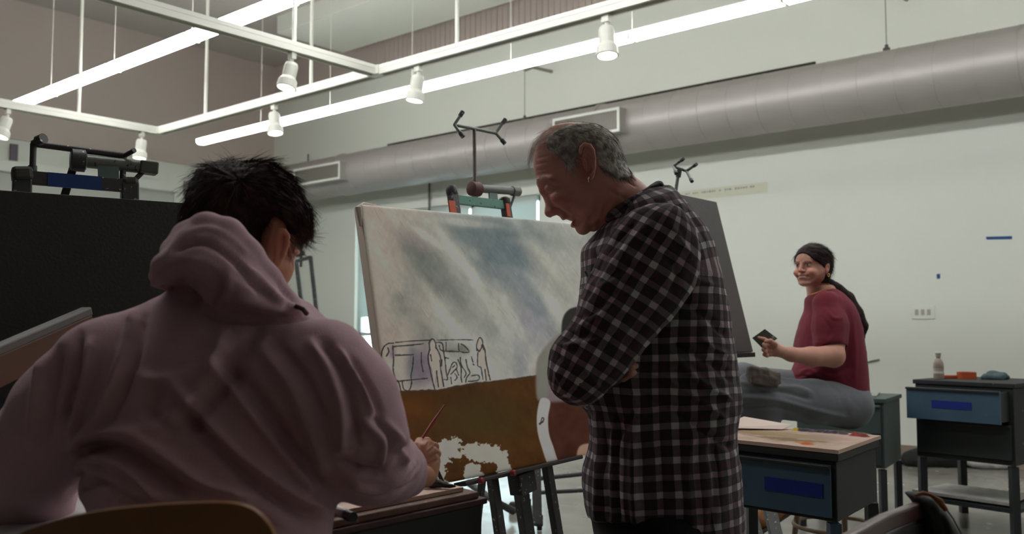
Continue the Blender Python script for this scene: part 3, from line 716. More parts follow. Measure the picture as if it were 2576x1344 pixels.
# mast below the canvas, ledge, cross braces and base
mt, mbt = Q(1262, 900, o1 + .05), Q(1320, 1300, o1 + .05)
easel_post('centre_rail', mt, mbt, .05, .035, m_iron, es, cn, z_end=.06)
part('ledge', MB().bar(Q(1156, 1220, -.005), Q(1452, 1151, -.005), .06, .014, up=cz), mat('ledge_dark', (44, 34, 34), .6, var=.3, scale=30, speck=((120, 60, 50), .68, 40)), es, bevel=.003)
part('ledge_bracket', MB().bar(Q(1310, 1188, .03), Q(1318, 1240, .04), .085, .06, up=cn), m_iron, es, bevel=.004)
for a, b_ in (((1210, 1212), 'l'), ((1290, 1192), 'r')):
    q = Q(a[0], a[1] - 2, -.05); part('red_cap', MB().lathe(q, [(.006, -.01), (.01, -.006), (.01, .006), (.006, .01)], 10, cn), mat('red_cap' + b_, (150, 30, 44), .5), es, smooth=True)
f1 = np.array([*bL[:2], .03]); 
def foot(a, b_): part('base_foot', MB().tube([a, b_], .02, 10), m_iron, es, smooth=True)
g0 = P(1262, 1262, 3.3); g0[2] = .05
q1 = easel_floorL = pL + (bL - pL) * (pL[2] / (pL[2] - bL[2])); q2 = pR + (bR - pR) * (pR[2] / (pR[2] - bR[2])); q1[2] = q2[2] = .03
foot(q1 + cn * .28, q1 - cn * .45); foot(q2 + cn * .28, q2 - cn * .45); part('base_bar', MB().bar(q1, q2, .04, .03), m_iron, es, bevel=.003)
part('base_bar', MB().bar(q1 - cn * .43 , q2 - cn * .43, .04, .03), m_iron, es, bevel=.003)
bb = (q1 + q2) / 2; easel_back = MB().bar(np.array([*(bb - cn * .43)[:2], .04]), Q(1250, 900, o1 + .08), .03, .02); part('back_stay', easel_back, m_iron, es, bevel=.003)

# ---- rolling easel half hidden behind: posts, rails and casters
base = PZ(1350, 1330, .0)
er = thing('rolling_easel_base', 'far rolling easel on casters seen below the half-painted canvas', 'easel', base)
Zr = base[1]
pa = PZ(1352, 1322, .09); pb = PZ(1600, 1296, .09); pa2 = PZ(1262, 1262, .09)
part('post', MB().bar(pa, P(1345, 1000, Zr), .05, .04), m_iron, er, bevel=.003); part('post', MB().bar(pb, pb + UP * .8, .05, .04), m_iron, er, bevel=.003)
part('rail', MB().tube([P(1352, 1205, Zr), P(1585, 1180, pb[1])], .013, 8), m_iron, er); part('rail', MB().tube([P(1355, 1240, Zr), P(1585, 1228, pb[1])], .012, 8), m_iron, er)
part('brace', MB().tube([P(1310, 1175, Zr), P(1348, 1225, Zr)], .008, 8), m_iron, er)
def caster(root, c, r=.036):
    part('caster_wheel', MB().lathe(c + np.array([-.014, 0, 0]), [(.008, 0), (r, 0), (r + .002, .006), (r + .002, .022), (r, .028), (.008, .028)], 18, (1, 0, 0)), m_caster, root, smooth=True)
    part('caster_fork', MB().box(c + UP * .03, (.04, .028, .04)).lathe(c + UP * .05, [(.014, 0), (.014, .03)], 10), m_iron, root, bevel=.002)
for c in (PZ(1357, 1318, .04), pb + np.array([.0, .0, -.05]), PZ(1328, 1276, .04)): caster(er, c)
part('side_foot', MB().bar(PZ(1357, 1318, .1), PZ(1328, 1276, .1) , .04, .03), m_iron, er, bevel=.003)
# ---- another easel foot lying behind the left post
fa, fb = PZ(1245, 1262, .12), PZ(1293, 1287, .05)
e2 = thing('easel_foot', 'single black metal easel foot on the shiny floor left of the rolling easel', 'easel foot', PZ(1293, 1290, 0))
part('foot_tube', MB().tube([P(1178, 1215, fa[1] + .3), fa, fb], .022, 10), m_iron, e2, smooth=True); part('rubber_end', MB().lathe(PZ(1293, 1289, .0), [(.02, 0), (.032, .004), (.032, .05), (.024, .062)], 12), m_caster, e2, smooth=True)

# ---- black canvas at the left
bl0 = P(0, 478, 2.2); bh = math.radians(58); bxv = nrm((math.sin(bh), math.cos(bh), .0)); bn = nrm((bxv[1], -bxv[0], 0))
ln = math.radians(10); bz = nrm(UP * math.cos(ln) - bn * math.sin(ln)); bnn = nrm(np.cross(bxv, bz)); bnn = bnn if np.dot(bnn, bn) > 0 else -bnn
m_black = mat('black_gesso', (36, 36, 36), .5, var=.2, scale=3, bump=.12, bscale=120, speck=((64, 62, 60), .7, 8))
bw0, bw1, bhh = -.55, .715, 1.15
def BQ(px, py, off=0.0): return onplane(px, py, bl0 - bnn * off, bnn)
bc = thing('black_canvas', 'big plain black canvas at the left behind the hooded painter', 'canvas', bl0 - bz * bhh)
c_ = bl0 + bxv * (bw0 + bw1) / 2 - bz * bhh / 2
part('painted_face', MB().box(c_ - bnn * .004, (bw1 - bw0, .008, bhh), (bxv, bnn, bz)), m_black, bc, bevel=.002)
part('stretcher', MB().box(c_ - bnn * .028, (bw1 - bw0 - .004, .038, bhh - .004), (bxv, bnn, bz)), mat('stretcher_dark', (52, 60, 56), .7), bc)
ee = thing('metal_easel', 'black metal studio easel with blue tape on its top bar behind the black canvas', 'easel', np.array([*(bl0 + bxv * .1 - bnn * .1)[:2], 0]))
ob = .08
def epost(top, w=.045):
    t = BQ(*top, ob); d = bz; e = t - d * ((t[2] - .02) / d[2]); part('post', MB().bar(t, e, w, .035, up=bnn), m_iron, ee, bevel=.004); return t, e
t1, f1 = epost((56, 440)); t2, f2 = epost((326, 462))
part('post_cap', MB().bar(BQ(54, 422, ob), BQ(58, 460, ob), .05, .045, up=bnn), mat('cap_olive', (58, 58, 50), .6), ee, bevel=.01); part('post_cap', MB().bar(BQ(325, 448, ob), BQ(327, 472, ob), .044, .04, up=bnn), MATS['cap_olive'], ee, bevel=.01)
part('top_bar', MB().bar(BQ(72, 447, ob - .01), BQ(316, 468, ob - .01), .012, .036, up=bz), m_iron, ee, bevel=.002)
part('blue_tape', MB().bar(BQ(120, 451, ob - .017), BQ(256, 462, ob - .017), .003, .038, up=bz), mat('tape_blue_dark', (24, 56, 118), .5, var=.15, scale=30), ee)
tA, tB = BQ(180, 402, ob), BQ(393, 424, ob)
part('swing_arm', MB().tube([tA, tB], .018, 14), m_iron2, ee, smooth=True); part('arm_end', MB().bar(BQ(350, 420, ob), BQ(396, 426, ob), .044, .034), mat('arm_end_olive', (84, 88, 78), .5), ee, bevel=.004)
part('arm_collar', MB().lathe(BQ(197, 404, ob), [(.022, -.02), (.03, -.016), (.03, .016), (.022, .02)], 14, bxv), m_iron, ee, smooth=True)
part('arm_plate', MB().bar(BQ(272, 418, ob - .012), BQ(274, 468, ob - .012), .052, .006, up=bnn), m_gplate, ee)
part('mast', MB().bar(BQ(197, 380, ob + .02), BQ(160, 500, ob + .05), .02, .024, up=bnn), m_iron, ee, bevel=.002)
h1, h2 = BQ(84, 362, ob), BQ(312, 392, ob)
part('crossbar', MB().tube([h1, h2], .0085, 10), m_iron, ee, smooth=True)
part('prong', MB().tube([BQ(84, 362, ob), BQ(82, 428, ob)], .008, 10), m_iron, ee, smooth=True); part('prong', MB().tube([BQ(84, 360, ob), BQ(108, 349, ob - .03)], [.008, .010], 10), m_iron, ee, smooth=True)
part('prong', MB().tube([h2, BQ(308, 452, ob)], .008, 10), m_iron, ee, smooth=True); part('prong', MB().tube([h2, BQ(338, 378, ob - .04)], .007, 10), m_iron, ee, smooth=True)
part('rubber_tip', MB().tube([BQ(82, 418, ob), BQ(82, 430, ob)], .011, 10), m_iron, ee, smooth=True); part('rubber_tip', MB().tube([BQ(96, 354, ob - .015), BQ(110, 348, ob - .032)], .014, 10), m_iron, ee, smooth=True)
part('strut', MB().tube([BQ(362, 430, ob), BQ(336, 456, ob)], .007, 8), m_iron, ee)
part('base_bar', MB().bar(f1, f2, .05, .04), m_iron, ee, bevel=.004)
for f_ in (f1, f2): part('base_foot', MB().bar(f_ + bn * .25 + UP * .01, f_ - bn * .4 + UP * .01, .045, .035), m_iron, ee, bevel=.004)

# ---- leaning wooden board in front of the black canvas
wb = thing('drawing_board', 'brown wooden board with a worn grey top edge leaning in front of the black canvas', 'board', P(90, 1000, 1.9))
a, b_ = P(-60, 915, 1.75), P(222, 792, 2.05)
dn = nrm(b_ - a); upb = nrm(UP - dn * dn[2])
dp = nrm(np.cross(dn, upb))
part('board', MB().bar(a - upb * .032, b_ - upb * .032, .022, .064, up=upb), mat('board_wood', (84, 50, 28), .55, var=.3, scale=9), wb, bevel=.003)
part('grey_edge', MB().bar(a + upb * .009, b_ + upb * .009, .028, .02, up=upb), mat('edge_grey', (92, 86, 84), .5, var=.2, scale=20), wb, bevel=.004)
lo = (a + b_) / 2; part('support_leg', MB().bar(lo - upb * .08, np.array([lo[0], lo[1] + .1, 0.0]), .04, .03), m_iron, wb)

# ---- distant small easel between the painter and the canvas
Zd = 8.6
fe = thing('metal_easel', 'small distant empty easel against the far wall beside the hooded painter', 'easel', PZ(768, 820, 0) * 0 + np.array([*P(768, 820, Zd)[:2], 0]))
def FP(px, py, dz=0): return P(px, py, Zd + dz)
def down(px0, py0, px1, py1):
    a = FP(px0, py0); b_ = FP(px1, py1); k = a[2] / (a[2] - b_[2]); return a, a + (b_ - a) * k
for s in ((745, 658, 763, 800), (781, 645, 798, 800)):
    a, b_ = down(*s); part('post', MB().bar(a, b_, .04, .035), m_iron, fe)
part('top_bar', MB().bar(FP(744, 658), FP(783, 647), .03, .03), m_iron, fe); part('mast', MB().tube([FP(758, 600), FP(757, 672)], .013, 8), m_iron, fe)
part('clamp', MB().bar(FP(744, 642), FP(766, 636), .04, .04), m_iron, fe)
for s in (((757, 602), (776, 596)), ((776, 596), (792, 578)), ((776, 596), (794, 612)), ((757, 602), (744, 596)), ((744, 596), (738, 584))): part('prong', MB().tube([FP(*s[0]), FP(*s[1])], .010, 8), m_iron2, fe)

# ---- dark canvas and easel in front of the smiling woman
dcn = thing('dark_canvas', 'dark grey primed canvas seen edge-on behind the older man, facing the seated woman', 'canvas', P(1840, 895, 3.9))
Zc = 3.75
A_, D_, B_ = P(1803, 508, 4.3), P(1560, 457, 3.7), P(1895, 885, 4.2); C_ = D_ + (B_ - A_)
nn = nrm(np.cross(B_ - A_, D_ - A_)); nn = nn if nn[1] < 0 else -nn
part('painted_face', MB().prism([A_, B_, C_, D_], -nn * .02), mat('dark_ground', (78, 73, 73), .6, var=.2, scale=2.5, bump=.1, bscale=80), dcn, bevel=.003)
der = thing('metal_easel', 'grey metal easel with forked top holding the dark canvas behind the older man', 'easel', np.array([*P(1740, 900, Zc + .2)[:2], 0]))
def DP(px, py, dz=.48): return P(px, py, Zc + dz)
part('mast', MB().tube([DP(1708, 428), DP(1697, 500)], .008, 8), m_iron2, der, smooth=True); part('mast', MB().tube([DP(1710, 424), DP(1706, 446)], .012, 8), m_iron, der, smooth=True)
part('crossbar', MB().tube([DP(1694, 418), DP(1727, 430)], .008, 8), m_iron2, der, smooth=True)
for s in (((1694, 418), (1720, 399)), ((1694, 418), (1701, 437)), ((1727, 430), (1752, 413)), ((1727, 430), (1741, 457))):
    a, b_ = DP(*s[0]), DP(*s[1], .42); part('prong', MB().tube([a, b_], .007, 8), m_iron2, der, smooth=True); d_ = nrm(b_ - a); part('rubber_tip', MB().tube([b_ - d_ * .02, b_], .009, 8), m_iron, der)
part('ledge', MB().bar(C_ - UP * .014 + nn * .01, B_ - UP * .014 + nn * .01 - nrm(B_ - C_) * .06, .06, .02), m_iron, der)
q = (B_ + C_) / 2 - nn * .12; part('post', MB().bar(DP(1700, 500, .5), np.array([q[0], q[1], .03]), .05, .04), m_iron, der)
for s in ((1872, 1240, 1918, 1400), (1926, 1240, 1965, 1400), (1852, 1230, 1880, 1400)):
    a = P(s[0], s[1], Zc + .15); b_ = P(s[2], s[3], Zc - .1); k = (a[2] - .0) / (a[2] - b_[2]); part('leg', MB().bar(a, a + (b_ - a) * k, .05, .035), m_iron, der, bevel=.003)
# ================================================================== taborets, palettes and small things
def dirs(deg): a = math.radians(deg); return np.array([math.sin(a), math.cos(a), 0])
m_blue = mat('taboret_blue', (62, 88, 108), .5, var=.18, scale=8, speck=((110, 112, 106), .72, 16), bump=.05)
m_tgrey = mat('taboret_grey', (36, 38, 38), .7, var=.15, scale=6, speck=((96, 98, 94), .72, 20))
m_tgrey2 = mat('taboret_dark', (42, 50, 50), .5, var=.15, scale=6, speck=((70, 92, 88), .74, 12))
m_green = mat('taboret_green', (62, 76, 74), .5, var=.15, scale=6, speck=((104, 116, 110), .74, 14))
m_tape2 = mat('drawer_tape', (14, 34, 128), .5, var=.1, scale=25)
m_leg = mat('taboret_leg', (44, 48, 50), .5, metal=.2, var=.2, scale=10)
def taboret(label, corner, dl, dr, w, d, zt, hb, mf, ms, drawers, out=0, shelf=None, tape=True, leg=.035):
    """corner: near corner of the top. dl runs along the drawer front, dr along the side"""
    c = np.array([corner[0], corner[1], 0.]); t = thing('taboret', label, 'taboret', c)
    X, Y = dl * w, dr * d; nf = -dr
    cen = c + X / 2 + Y / 2
    ax = (dl, dr, UP)
    part('top', MB().box(cen + UP * (zt - .012), (w + .02, d + .02, .024), ax), ms, t, bevel=.003)
    part('body', MB().box(cen + UP * (zt - .024 - hb / 2), (w, d, hb), ax), ms, t, bevel=.004)
    n = len(drawers); z = zt - .03
    for i, (h_, o_) in enumerate(drawers):
        fc = c + X / 2 + nf * (o_ + .008) + UP * (z - h_ / 2); mfi = mf if i == 0 else m_tgrey2
        dw = part('drawer', MB().box(fc, (w - .03, .016, h_ - .012), ax), mfi, t, bevel=.002)
        part('handle', MB().box(fc + nf * .012 + UP * (h_ / 2 - .012), (w - .03, .02, .012), ax), ms, dw, bevel=.003)
        if o_ > 0:
            mb = MB(); bd = c + X / 2 + nf * (o_ / 2) + UP * (z - h_ / 2)
            for s in (-1, 1): mb.box(bd + dl * s * (w / 2 - .03), (.012, o_, h_ - .03), ax)
            mb.box(bd - UP * (h_ / 2 - .02), (w - .06, o_, .01), ax); part('drawer_box', mb, m_leg, t)
        if tape and i == 0: part('blue_tape', MB().box(fc + nf * .0095 - UP * .0 + dl * (-.11 if tape == 1 else .0), (w * .4, .003, .042), ax), m_tape2, dw)
        z -= h_
    for i in (0, 1):
        for j in (0, 1):
            p = c + dl * (leg / 2 + i * (w - leg)) + dr * (leg / 2 + j * (d - leg))
            part('leg', MB().bar(p + UP * (zt - .03 - (hb if not (i == 0 and j == 0) else hb)), p, leg, leg), mf if (i == 0 and j == 0 and tape == 1) else m_leg, t)
    if shelf:
        part('lower_shelf', MB().box(cen + UP * shelf, (w - .01, d - .01, .02), ax), m_leg, t)
    return t
# near right taboret
c1 = PZ(2103, 1142, .76); dl1, dr1 = dirs(-44), dirs(37)
taboret('blue-grey metal taboret under the messy palette sheet in front of the seated woman', c1, dl1, dr1, .5, .44, .76, .185, m_blue, m_tgrey, [(.172, 0)], tape=1)
m_pal = vcol_mat('palette_surface', .6, bump=.05, spec=.2)
def palette_sheet(name, label, cat, quad, th, fn, res=(160, 120)):
    a, b_, c, d = [np.asarray(q, float) for q in quad]      # a->b along u, a->d along v
    u, v = np.meshgrid(np.linspace(0, 1, res[0]), np.linspace(0, 1, res[1]), indexing='ij'); u_, v_ = u[..., None], v[..., None]
    p = (a * (1 - u_) + b_ * u_) * (1 - v_) + (d * (1 - u_) + c * u_) * v_; rgb, hgt = fn(u.ravel(), v.ravel()); p = p.reshape(-1, 3); p[:, 2] += hgt
    i = np.arange(res[0] * res[1]).reshape(res); f = np.stack([i[:-1, :-1], i[1:, :-1], i[1:, 1:], i[:-1, 1:]], -1).reshape(-1, 4)
    if np.cross(b_ - a, d - a)[2] < 0: f = f[:, ::-1]
    base = (a + c) / 2; root = thing(name, label, cat, base - UP * th)
    o = part('paint_surface', MB().add(p, f.tolist()), m_pal, root, smooth=2); set_paint(o, np.stack(lin(rgb.T), -1))
    q = [a, b_, c, d]; q = [x_ - UP * .0006 for x_ in q]
    part('sheet', MB().prism(q, -UP * (th - .0006)), mat(name + '_edge', (196, 168, 150), .7), root); return root
def pal1(u, v):
    n = len(u); f = lambda s, o, t=1.: fbm(np.stack([u * s, v * s * t, np.full(n, o)], -1), 4)
    col = np.array([186, 160, 146.]) + 14 * f(6, 1.5)[:, None]
    def bl(cu_, cv_, su, sv, c, a, j=.5):
        nonlocal col
        g = np.exp(-(((u - cu_) / su) ** 2 + ((v - cv_) / sv) ** 2)); g = np.clip(g * (1 + 1.6 * f(14, cu_ * 9)) * 1.5 - .25, 0, 1) * a; col = col * (1 - g[:, None]) + np.array(c, float) * g[:, None]
    bl(.5, .45, .38, .3, (150, 122, 94), .8); bl(.3, .55, .22, .15, (134, 108, 76), .8); bl(.42, .6, .3, .1, (158, 138, 92), .7); bl(.62, .3, .25, .1, (112, 88, 52), .8); bl(.2, .3, .14, .14, (196, 176, 166), .8); bl(.72, .6, .2, .12, (150, 120, 116), .6)
    hgt = .0008 * f(30, 3)
    def dab(cu_, cv_, r, c, h):
        nonlocal col, hgt
        d = np.sqrt(((u - cu_) / r) ** 2 + ((v - cv_) / (r * 1.2)) ** 2) + .35 * f(25, cu_ * 7); w = sstep(1.1, .8, d); col = col * (1 - w[:, None]) + np.array(c, float) * w[:, None]; hgt = hgt + h * sstep(1.1, .2, d)
    for k in range(7): dab(.45 + .055 * k, .9 + .01 * math.sin(k * 3), .04, ((190, 160, 30), (60, 46, 60), (70, 58, 76), (52, 44, 52), (66, 56, 70), (56, 44, 56), (80, 60, 70))[k], .01)
    dab(.87, .86, .05, (140, 20, 22), .012); dab(.93, .84, .04, (120, 16, 20), .01); dab(.76, .14, .045, (186, 96, 30), .008); dab(.7, .2, .04, (170, 120, 60), .003)
    return np.clip(col, 0, 255), hgt
ov = .012
k1 = c1 + UP * 0; k1 = np.array([c1[0], c1[1], .76]); zs = .76 + .013
w1_, d1_ = .5, .44
pq = [k1 + dl1 * (w1_ + .01) - dr1 * ov, k1 - dl1 * ov - dr1 * ov, k1 - dl1 * ov + dr1 * (d1_ + .02), k1 + dl1 * (w1_ + .01) + dr1 * (d1_ - .05)]
for q in pq: q[2] = .773
palette_sheet('palette_sheet', 'paint-smeared wooden palette sheet on the near blue taboret with red and violet dabs', 'palette', pq, .012, pal1)
mb = MB(); a = k1 + dl1 * .30 + dr1 * .40; a[2] = .775
s_ = [a, a + dl1 * .2 + dr1 * .0, a + dl1 * .22 - dr1 * .22 + UP * .004, a + dl1 * .02 - dr1 * .05]
solo('paper_sheet', MB().prism([s_[0] + UP * .014, s_[1] + UP * .03, s_[2] + UP * .002, s_[3] + UP * .001], UP * .0015), mat('paper_pinkish', (222, 200, 190), .7, var=.03), a, 'folded blank paper sheet lying on the back left of the near palette sheet', 'paper')
# far right taboret with the open drawer
c2 = PZ(2548, 966, .84); dl2, dr2 = dirs(-40), dirs(50)
t2_ = taboret('dark blue metal taboret at right with its top drawer pulled open', c2, dl2, dr2, .54, .56, .84, .42, m_blue, m_tgrey, [(.19, .125), (.2, 0)], shelf=.15, tape=2, leg=.04)
ts = c2.copy()
def on_top(px, t, z=.84):          # on the top board, at pixel column px and depth t from its front edge
    k = ray(px, 800)[0]; o = c2 + dr2 * t; s = (o[0] - k * o[1]) / (k * dl2[1] - dl2[0]); o = o + dl2 * s; o[2] = z; return o
# shelf papers
q = [c2 + dl2 * .06 + dr2 * .05, c2 + dl2 * .6 + dr2 * .05, c2 + dl2 * .56 + dr2 * .42, c2 + dl2 * .1 + dr2 * .44]
for k in q: k[2] = .171
solo('newspaper_stack', MB().prism(q, UP * .016), mat('newspaper', (190, 188, 184), .8, var=.35, scale=22), q[0], 'loose grey newspaper spread on the lower shelf of the open-drawer taboret', 'newspaper')
# things on top
b0 = on_top(2357, .10); bt = thing('squeeze_bottle', 'small clear squeeze bottle with white cap on the open-drawer taboret', 'bottle', b0)
R_ = .030
part('bottle_body', MB().lathe(b0, [(R_ * .9, 0), (R_, .006), (R_, .03), (R_ * .86, .05), (R_, .07), (R_ * .95, .095), (R_ * .6, .118), (R_ * .4, .124), (R_ * .4, .134)], 20), mat('bottle_plastic', (146, 132, 118), .3, var=.15, scale=30), bt, smooth=True)
part('cap', MB().lathe(b0, [(R_ * .5, .134), (R_ * .5, .15), (R_ * .62, .155), (R_ * .2, .165)], 16), mat('cap_white', (170, 168, 160), .4), bt, smooth=True)
part('label_band', MB().lathe(b0, [(R_ + .001, .035), (R_ * .9 + .001, .05), (R_ + .001, .066)], 20), mat('bottle_label', (178, 172, 164), .5), bt)
p0 = on_top(2427, .30); solo('tape_roll', MB().lathe(p0, [(.036, 0), (.053, 0), (.053, .04), (.036, .04), (.036, 0.001)], 28), mat('orange_tape', (170, 74, 34), .5, var=.05), p0, 'roll of orange tape standing on the open-drawer taboret', 'tape roll', smooth=True)
p0 = on_top(2388, .24); solo('orange_scraper', MB().prism([p0 + (-.05, 0, 0), p0 + (.05, .0, 0), p0 + (.055, .02, 0), p0 + (-.02, .04, 0)], UP * .02), mat('scraper_orange', (176, 70, 36), .5), p0, 'flat orange plastic piece beside the bottle on the open-drawer taboret', 'scraper', bevel=.004)
p0 = on_top(2500, .36); v0 = Grid(p0 + (-.1, -.07, -.02), p0 + (.1, .07, .09), .004)
for q in ((-.05, 0, .012, .03), (-.01, .01, .028, .032), (.03, -.01, .02, .03), (.06, .01, .012, .022), (0, -.03, .012, .03)): v0.u(v0.ell(p0 + q[:3], (q[3] * 1.2, q[3], q[3] * .8)), .012)
v, q = v0.mesh(); v[:, 2] = np.maximum(v[:, 2], .8405); v += .004 * fbm(v * 60)[:, None] * vnormals(v, q); v[:, 2] = np.maximum(v[:, 2], .8405)
solo('paint_rag', mb_of(v, q), mat('rag_teal', (72, 90, 92), .9, var=.2, scale=30), p0, 'crumpled blue-grey rag at the right end of the open-drawer taboret', 'rag', smooth=2)
# back taboret behind the woman
c3 = PZ(2222, 1004, .75); dl3, dr3 = dirs(-56), dirs(34)
taboret('green-grey metal taboret against the wall right behind the ponytailed woman', c3, dl3, dr3, .48, .445, .75, .36, m_green, m_green, [(.17, 0), (.17, 0)], tape=0)
q = [c3 + dl3 * .05 + dr3 * .06, c3 + dl3 * .4 + dr3 * .06, c3 + dl3 * .38 + dr3 * .36, c3 + dl3 * .1 + dr3 * .4]
for k in q: k[2] = .751
solo('paint_rag', MB().prism(q, UP * .01), mat('top_clutter', (142, 146, 138), .7, var=.5, scale=40), q[0], 'flat pale paint-stained cloth on the green-grey taboret behind the woman', 'cloth')

# ---- things on the floor by the right wall
p0 = PZ(2408, 1172, .0)
g = Grid(p0 + (-.5, -.3, -.02), p0 + (.45, .3, .3), .012)
for q in ((-.3, 0, .05, .16, .12, .09), (-.1, 0, .07, .2, .14, .12), (.12, .02, .06, .16, .13, .1), (.28, 0, .04, .1, .1, .06)): g.u(g.ell(p0 + q[:3], q[3:]), .04)
v, q = g.mesh(); v += .012 * fbm(v * 14)[:, None] * vnormals(v, q); v[:, 2] = np.maximum(v[:, 2], .002)
solo('floor_bag', mb_of(v, q), mat('bag_black', (14, 14, 15), .8), p0, 'slumped black bag on the floor behind the open-drawer taboret', 'bag', smooth=2)
p0 = PZ(2482, 1180, .0); g = Grid(p0 + (-.3, -.2, -.02), p0 + (.3, .25, .16), .01)
for q in ((-.14, .1, .06, .08, .07, .05), (-.02, .03, .04, .1, .07, .05), (.1, 0, .03, .09, .06, .04)): g.u(g.ell(p0 + q[:3], q[3:]), .03)
v, q = g.mesh(); v += .012 * fbm(v * 22)[:, None] * vnormals(v, q); v[:, 2] = np.maximum(v[:, 2], .002)
solo('floor_cloth', mb_of(v, q), mat('cloth_white', (170, 168, 164), .8), p0, 'crumpled white cloth on the floor beside the black bag', 'cloth', smooth=2)
p0 = PZ(2310, 1166, 0); solo('floor_mat', MB().prism([p0 + (-.22, -.06, .0), p0 + (.34, -.1, 0), p0 + (.4, .1, 0), p0 + (-.1, .1, 0)], UP * .02), mat('mat_black', (34, 34, 36), .7), p0, 'flat dark mat on the floor left of the black bag', 'mat')

# ---- painter's table in the foreground
zt = .80
kR = PZ(1216, 1236, zt); kL = PZ(790, 1326, zt); dF = nrm(kL - kR); wF = 1.02;  dB = nrm((-dF[1], dF[0], 0)); dB = dB if dB[1] > 0 else -dB
dB = dirs(-40); dF = -dirs(41)
tb = thing('painting_table', 'dark wooden table with layered worn board top under the hooded painter\'s right hand', 'table', np.array([*(kR + dF * .5 + dB * .3)[:2], 0]))
tax = (dF, dB, UP); dp_ = .62
cen = kR + dF * wF / 2 + dB * dp_ / 2
m_ply = mat('ply_edge', (112, 76, 64), .55, var=.35, scale=30, speck=((150, 128, 116), .66, 40)); m_ply2 = mat('ply_edge_dark', (70, 42, 36), .6, var=.35, scale=30)
part('table_top', MB().box(cen + UP * -.020, (wF + .014, dp_ + .014, .012), tax), m_ply2, tb, bevel=.002)
part('table_top', MB().box(cen + dB * .004 + UP * -.007, (wF - .02, dp_, .014), tax), m_ply, tb, bevel=.003, label='upper reddish plywood layer')
part('cabinet_side', MB().box(cen + UP * (-.026 - .25), (wF - .004, dp_ - .004, .5), tax), mat('cabinet_black', (34, 34, 33), .6, var=.2, scale=10, speck=((70, 70, 66), .74, 40)), tb, bevel=.004)
for i in (0, 1):
    for j in (0, 1): p = kR + dF * (.04 + i * (wF - .08)) + dB * (.04 + j * (dp_ - .08)); part('leg', MB().bar(np.array([p[0], p[1], .27]), np.array([p[0], p[1], 0]), .05, .05), m_iron, tb)
def pal2(u, v):
    n = len(u); f = lambda s, o: fbm(np.stack([u * s * 2, v * s, np.full(n, o)], -1), 4)
    t = sstep(.25, .8, u)[:, None]; col = np.array([232, 200, 184.]) * (1 - t) + np.array([206, 206, 206.]) * t + 12 * f(6, 1.5)[:, None]
    def bl(cu_, cv_, su, sv, c, a):
        nonlocal col
        g = np.exp(-(((u - cu_) / su) ** 2 + ((v - cv_) / sv) ** 2)); g = np.clip(g * (1 + 1.6 * f(10, cu_ * 9)) * 1.5 - .25, 0, 1) * a; col = col * (1 - g[:, None]) + np.array(c, float) * g[:, None]
    bl(.6, .12, .08, .1, (58, 100, 150), .95); bl(.52, .2, .1, .12, (120, 136, 150), .8); bl(.58, .34, .1, .08, (150, 110, 108), .7); bl(.72, .35, .03, .04, (120, 124, 130), .8); bl(.1, .5, .1, .3, (180, 150, 132), .7); bl(.3, .2, .12, .1, (170, 140, 130), .7)
    return np.clip(col, 0, 255), .0006 * f(30, 3)
zz = UP * (.002); q0 = kR + dB * .03 + dF * .035
pq = [q0 + zz, q0 + dF * (wF - .08) + zz, q0 + dF * (wF - .08) + dB * (dp_ - .05) + zz, q0 + dB * (dp_ - .05) + zz]
for q in pq: q[2] = zt + .009
palette_sheet('palette_sheet', 'pale palette sheet with a blue smear on the foreground painting table', 'palette', pq, .008, pal2)
# brush clump, tube, knife on it
zt2 = zt + .012
p0 = PZ(1098, 1226, zt2); g = Grid(p0 + (-.08, -.07, -.01), p0 + (.08, .07, .05), .0025)
for q in ((-.02, .0, .006, .018, .010, .009), (0, 0, .008, .015, .012, .010), (.018, -.004, .005, .014, .007, .006), (-.008, .008, .008, .009, .007, .009), (.032, -.006, .003, .012, .003, .003)): g.u(g.ell(p0 + q[:3], q[3:]), .006)
v, q = g.mesh(); v += .003 * fbm(v * 130)[:, None] * vnormals(v, q); v[:, 2] = np.maximum(v[:, 2], zt2 - .001)
solo('paint_lump', mb_of(v, q), mat('paint_lump_dark', (34, 30, 30), .45), p0, 'dark heap of paint on the palette sheet just right of the painter\'s hand', 'paint', smooth=2)
a, b_ = PZ(822, 1275, zt2 + .008), PZ(888, 1302, zt2 + .008)
pt = thing('paint_tube', 'flattened silver and black paint tube at the left front of the foreground palette', 'paint tube', (a + b_) / 2 - UP * .008)
part('tube_body', MB().tube([a, a + (b_ - a) * .35, a + (b_ - a) * .7, a + (b_ - a) * .78], [.005, .009, .009, .005], 12), mat('tube_silver', (160, 158, 154), .35, metal=.5), pt, smooth=True)
part('tube_cap', MB().tube([a + (b_ - a) * .76, b_], .009, 12), mat('tube_cap', (24, 22, 22), .4), pt, smooth=True)
a, b_ = PZ(1116, 1218, zt2), P(1094, 1172, PZ(1116, 1218, zt2)[1] - .02)
solo('charcoal_stick', MB().tube([a, b_], .0042, 8), mat('stick_brown', (66, 52, 42), .7), a, 'short dark brown stick leaning up from the palette under the painter\'s hand', 'stick', smooth=True)

# ---- chairs
def plank_back(pts, th, w, mats):                         # bent ply back: rows of points
    pass
